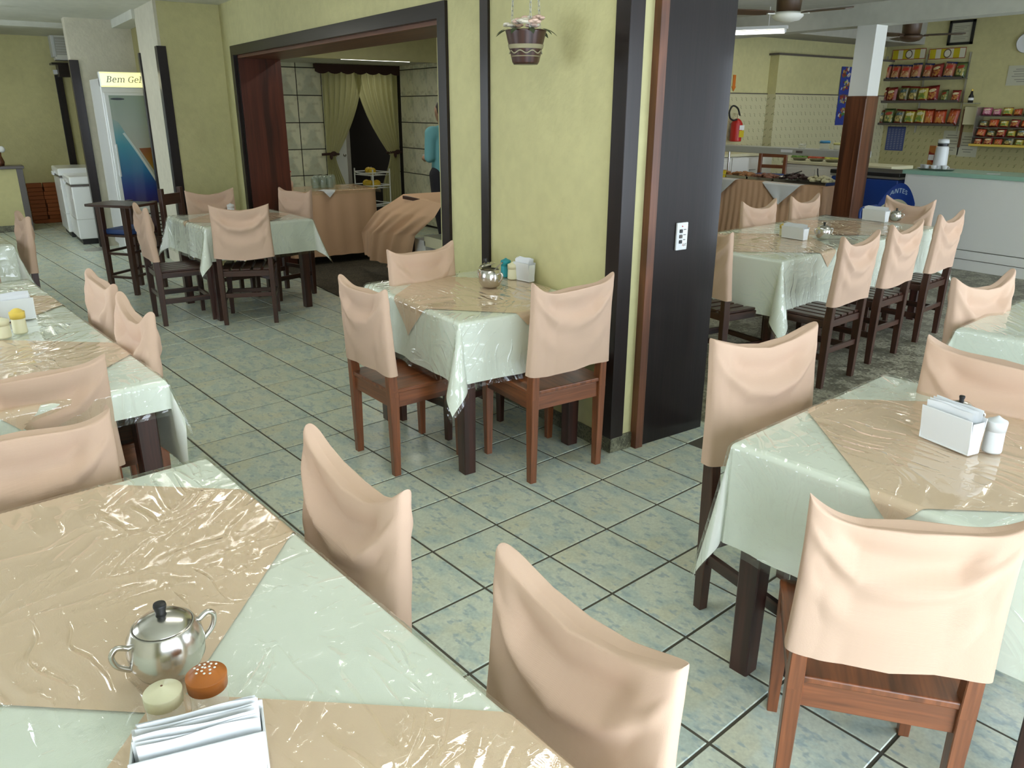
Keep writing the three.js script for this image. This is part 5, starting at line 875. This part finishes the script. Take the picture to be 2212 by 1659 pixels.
shaker('cream shaker left of the nearer napkin holder on the long table', [-0.96, TY + 0.013, -2.50], 0.026, 0.09, M.cream, M.yellowCap, false, true);
napkinHolder('farther white napkin holder near the head of the long table', [-1.06, TY + 0.013, -3.86], 0, 1.1, 6);
sugarBowl('steel sugar bowl with a spoon behind the farther napkin holder on the long table', [-0.96, TY + 0.013, -4.0], 0.1, 0.9, true);
shaker('white shaker on the square table, seen above the front chair cover', [-4.42, TY + 0.012, 0.58], 0.03, 0.10, M.whitePlastic, M.whitePlastic, false);

// ---------- person walking in the room behind the doorway, half hidden by its frame
function fieldMesh(bones, box, res, k = 0.03) {           // smooth union of tapered capsules, meshed
  const mc = new MarchingCubes(res, new THREE.MeshBasicMaterial(), false, false, 200000), half = res / 2, [cx, cy, cz, R] = box; mc.isolation = 0;
  let i = 0;
  for (let z = 0; z < res; z++) for (let y = 0; y < res; y++) for (let x = 0; x < res; x++, i++) {
    const p = [cx + R * (x - half) / half, cy + R * (y - half) / half, cz + R * (z - half) / half]; let d = 1;
    for (const [a, b, ra, rb] of bones) {
      const ux = b[0] - a[0], uy = b[1] - a[1], uz = b[2] - a[2], px = p[0] - a[0], py = p[1] - a[1], pz = p[2] - a[2], t = clamp((px * ux + py * uy + pz * uz) / (ux * ux + uy * uy + uz * uz + 1e-9), 0, 1);
      const q = Math.hypot(px - t * ux, py - t * uy, pz - t * uz) - (ra + (rb - ra) * t), h = clamp(0.5 + 0.5 * (d - q) / k, 0, 1); d = d * (1 - h) + q * h - k * h * (1 - h);
    }
    mc.field[i] = -d;
  }
  mc.update(); const n = mc.count, g = new THREE.BufferGeometry();
  g.setAttribute('position', new THREE.BufferAttribute(mc.positionArray.slice(0, n * 3), 3)); g.setAttribute('normal', new THREE.BufferAttribute(mc.normalArray.slice(0, n * 3), 3));
  g.scale(R, R, R).translate(cx, cy, cz); return autoUV(g);
}
{
  const t = thing('person', 'person in a turquoise shirt and dark trousers carrying something past the doorway frame', 'person', [-5.72, 0, -2.32], -90 * RAD);
  // local: z forward, x to the side
  const S = (s) => [[[s * 0.17, 1.40, 0], [s * 0.20, 1.13, -0.02], 0.050, 0.040], [[s * 0.20, 1.13, -0.02], [s * 0.11, 1.10, 0.24], 0.040, 0.027]];
  const leg = (s, f) => [[[s * 0.09, 0.92, 0], [s * 0.095, 0.50, 0.06 * f + 0.02], 0.085, 0.055], [[s * 0.095, 0.50, 0.06 * f + 0.02], [s * 0.095, 0.09, 0.15 * f - 0.02], 0.052, 0.034], [[s * 0.095, 0.05, 0.15 * f - 0.05], [s * 0.10, 0.035, 0.15 * f + 0.14], 0.040, 0.030]];
  const torso = [[[0, 0.95, 0], [0, 1.15, 0.0], 0.135, 0.125], [[0, 1.15, 0], [0, 1.36, -0.01], 0.125, 0.12], [[-0.13, 1.40, -0.01], [0.13, 1.40, -0.01], 0.062, 0.062], [[0, 1.42, 0], [0, 1.54, 0.015], 0.055, 0.048]];
  const head = [[[0, 1.61, 0.015], [0, 1.655, 0.01], 0.082, 0.092], [[0, 1.565, 0.05], [0, 1.60, 0.045], 0.050, 0.060], [[0, 1.60, 0.095], [0, 1.615, 0.085], 0.014, 0.012], [[-0.082, 1.61, 0.0], [-0.086, 1.64, 0.0], 0.016, 0.018], [[0.082, 1.61, 0.0], [0.086, 1.64, 0.0], 0.016, 0.018]];
  const hand = (s) => { const b = [[[s * 0.11, 1.10, 0.25], [s * 0.09, 1.10, 0.32], 0.026, 0.030]]; for (let i = 0; i < 4; i++) { const y = 1.128 - i * 0.019; b.push([[s * 0.085, y, 0.33], [s * 0.055, y - 0.004, 0.375 - 0.006 * Math.abs(i - 1)], 0.0095, 0.009], [[s * 0.055, y - 0.004, 0.375 - 0.006 * Math.abs(i - 1)], [s * 0.022, y - 0.006, 0.385 - 0.006 * Math.abs(i - 1)], 0.009, 0.008]); } b.push([[s * 0.085, 1.13, 0.28], [s * 0.05, 1.15, 0.33], 0.012, 0.010]); return b; };
  const skin = std({ color: COL(0.42, 0.24, 0.15), roughness: 0.6 });
  const bodyBones = [...torso, ...head, ...S(-1), ...S(1), ...leg(-1, 1), ...leg(1, -1)];
  const hg = merge([fieldMesh(bodyBones, [0, 0.88, 0.03, 0.93], 116, 0.025), fieldMesh(hand(-1), [-0.07, 1.10, 0.32, 0.12], 60, 0.006), fieldMesh(hand(1), [0.07, 1.10, 0.32, 0.12], 60, 0.006)]);
  part(t, 'body', hg, skin);
  part(t, 'shirt', fieldMesh([...torso.slice(0, 3).map(([a, b, r, q]) => [a, b, r + 0.014, q + 0.014]), ...[-1, 1].map((s) => [[s * 0.17, 1.40, 0], [s * 0.20, 1.13, -0.02], 0.066, 0.062])], [0, 1.20, 0, 0.36], 72, 0.04), std({ color: COL(0.20, 0.52, 0.58), roughness: 0.9 }), 'turquoise shirt');
  part(t, 'trousers', fieldMesh([[[0, 0.98, 0], [0, 0.90, 0], 0.142, 0.140], ...leg(-1, 1).slice(0, 2).map(([a, b, r, q]) => [a, b, r + 0.014, q + 0.022]), ...leg(1, -1).slice(0, 2).map(([a, b, r, q]) => [a, b, r + 0.014, q + 0.022])], [0, 0.55, 0.03, 0.56], 80, 0.03), std({ color: COL(0.03, 0.03, 0.04), roughness: 0.9 }), 'dark trousers');
  part(t, 'hair', fieldMesh([[[0, 1.68, -0.012], [0, 1.66, -0.03], 0.088, 0.090], [[0, 1.60, -0.055], [0, 1.66, -0.05], 0.060, 0.075]], [0, 1.65, -0.02, 0.17], 44, 0.02), std({ color: COL(0.02, 0.013, 0.01), roughness: 0.7 }), 'short dark hair');
  part(t, 'eye', [sph(0.010, -0.032, 1.635, 0.086), sph(0.010, 0.032, 1.635, 0.086)], M.black); part(t, 'shoe', [-1, 1].map((s) => sph(0.05, s * 0.097, 0.042, 0.15 * -s + 0.045, 0.95, 0.85, 2.4)), M.black);
  const p = thing('plate_stack', 'white plate held in the hands of the person in turquoise', 'plate', [-5.72 - 0.36, 1.118, -2.32]); part(p, 'plate', lathe([[0, 0.004], [0.05, 0.004], [0.085, 0.018], [0.087, 0.015], [0.052, 0], [0, 0]], 28), M.whitePlastic);
}

renderer.render(scene, camera);
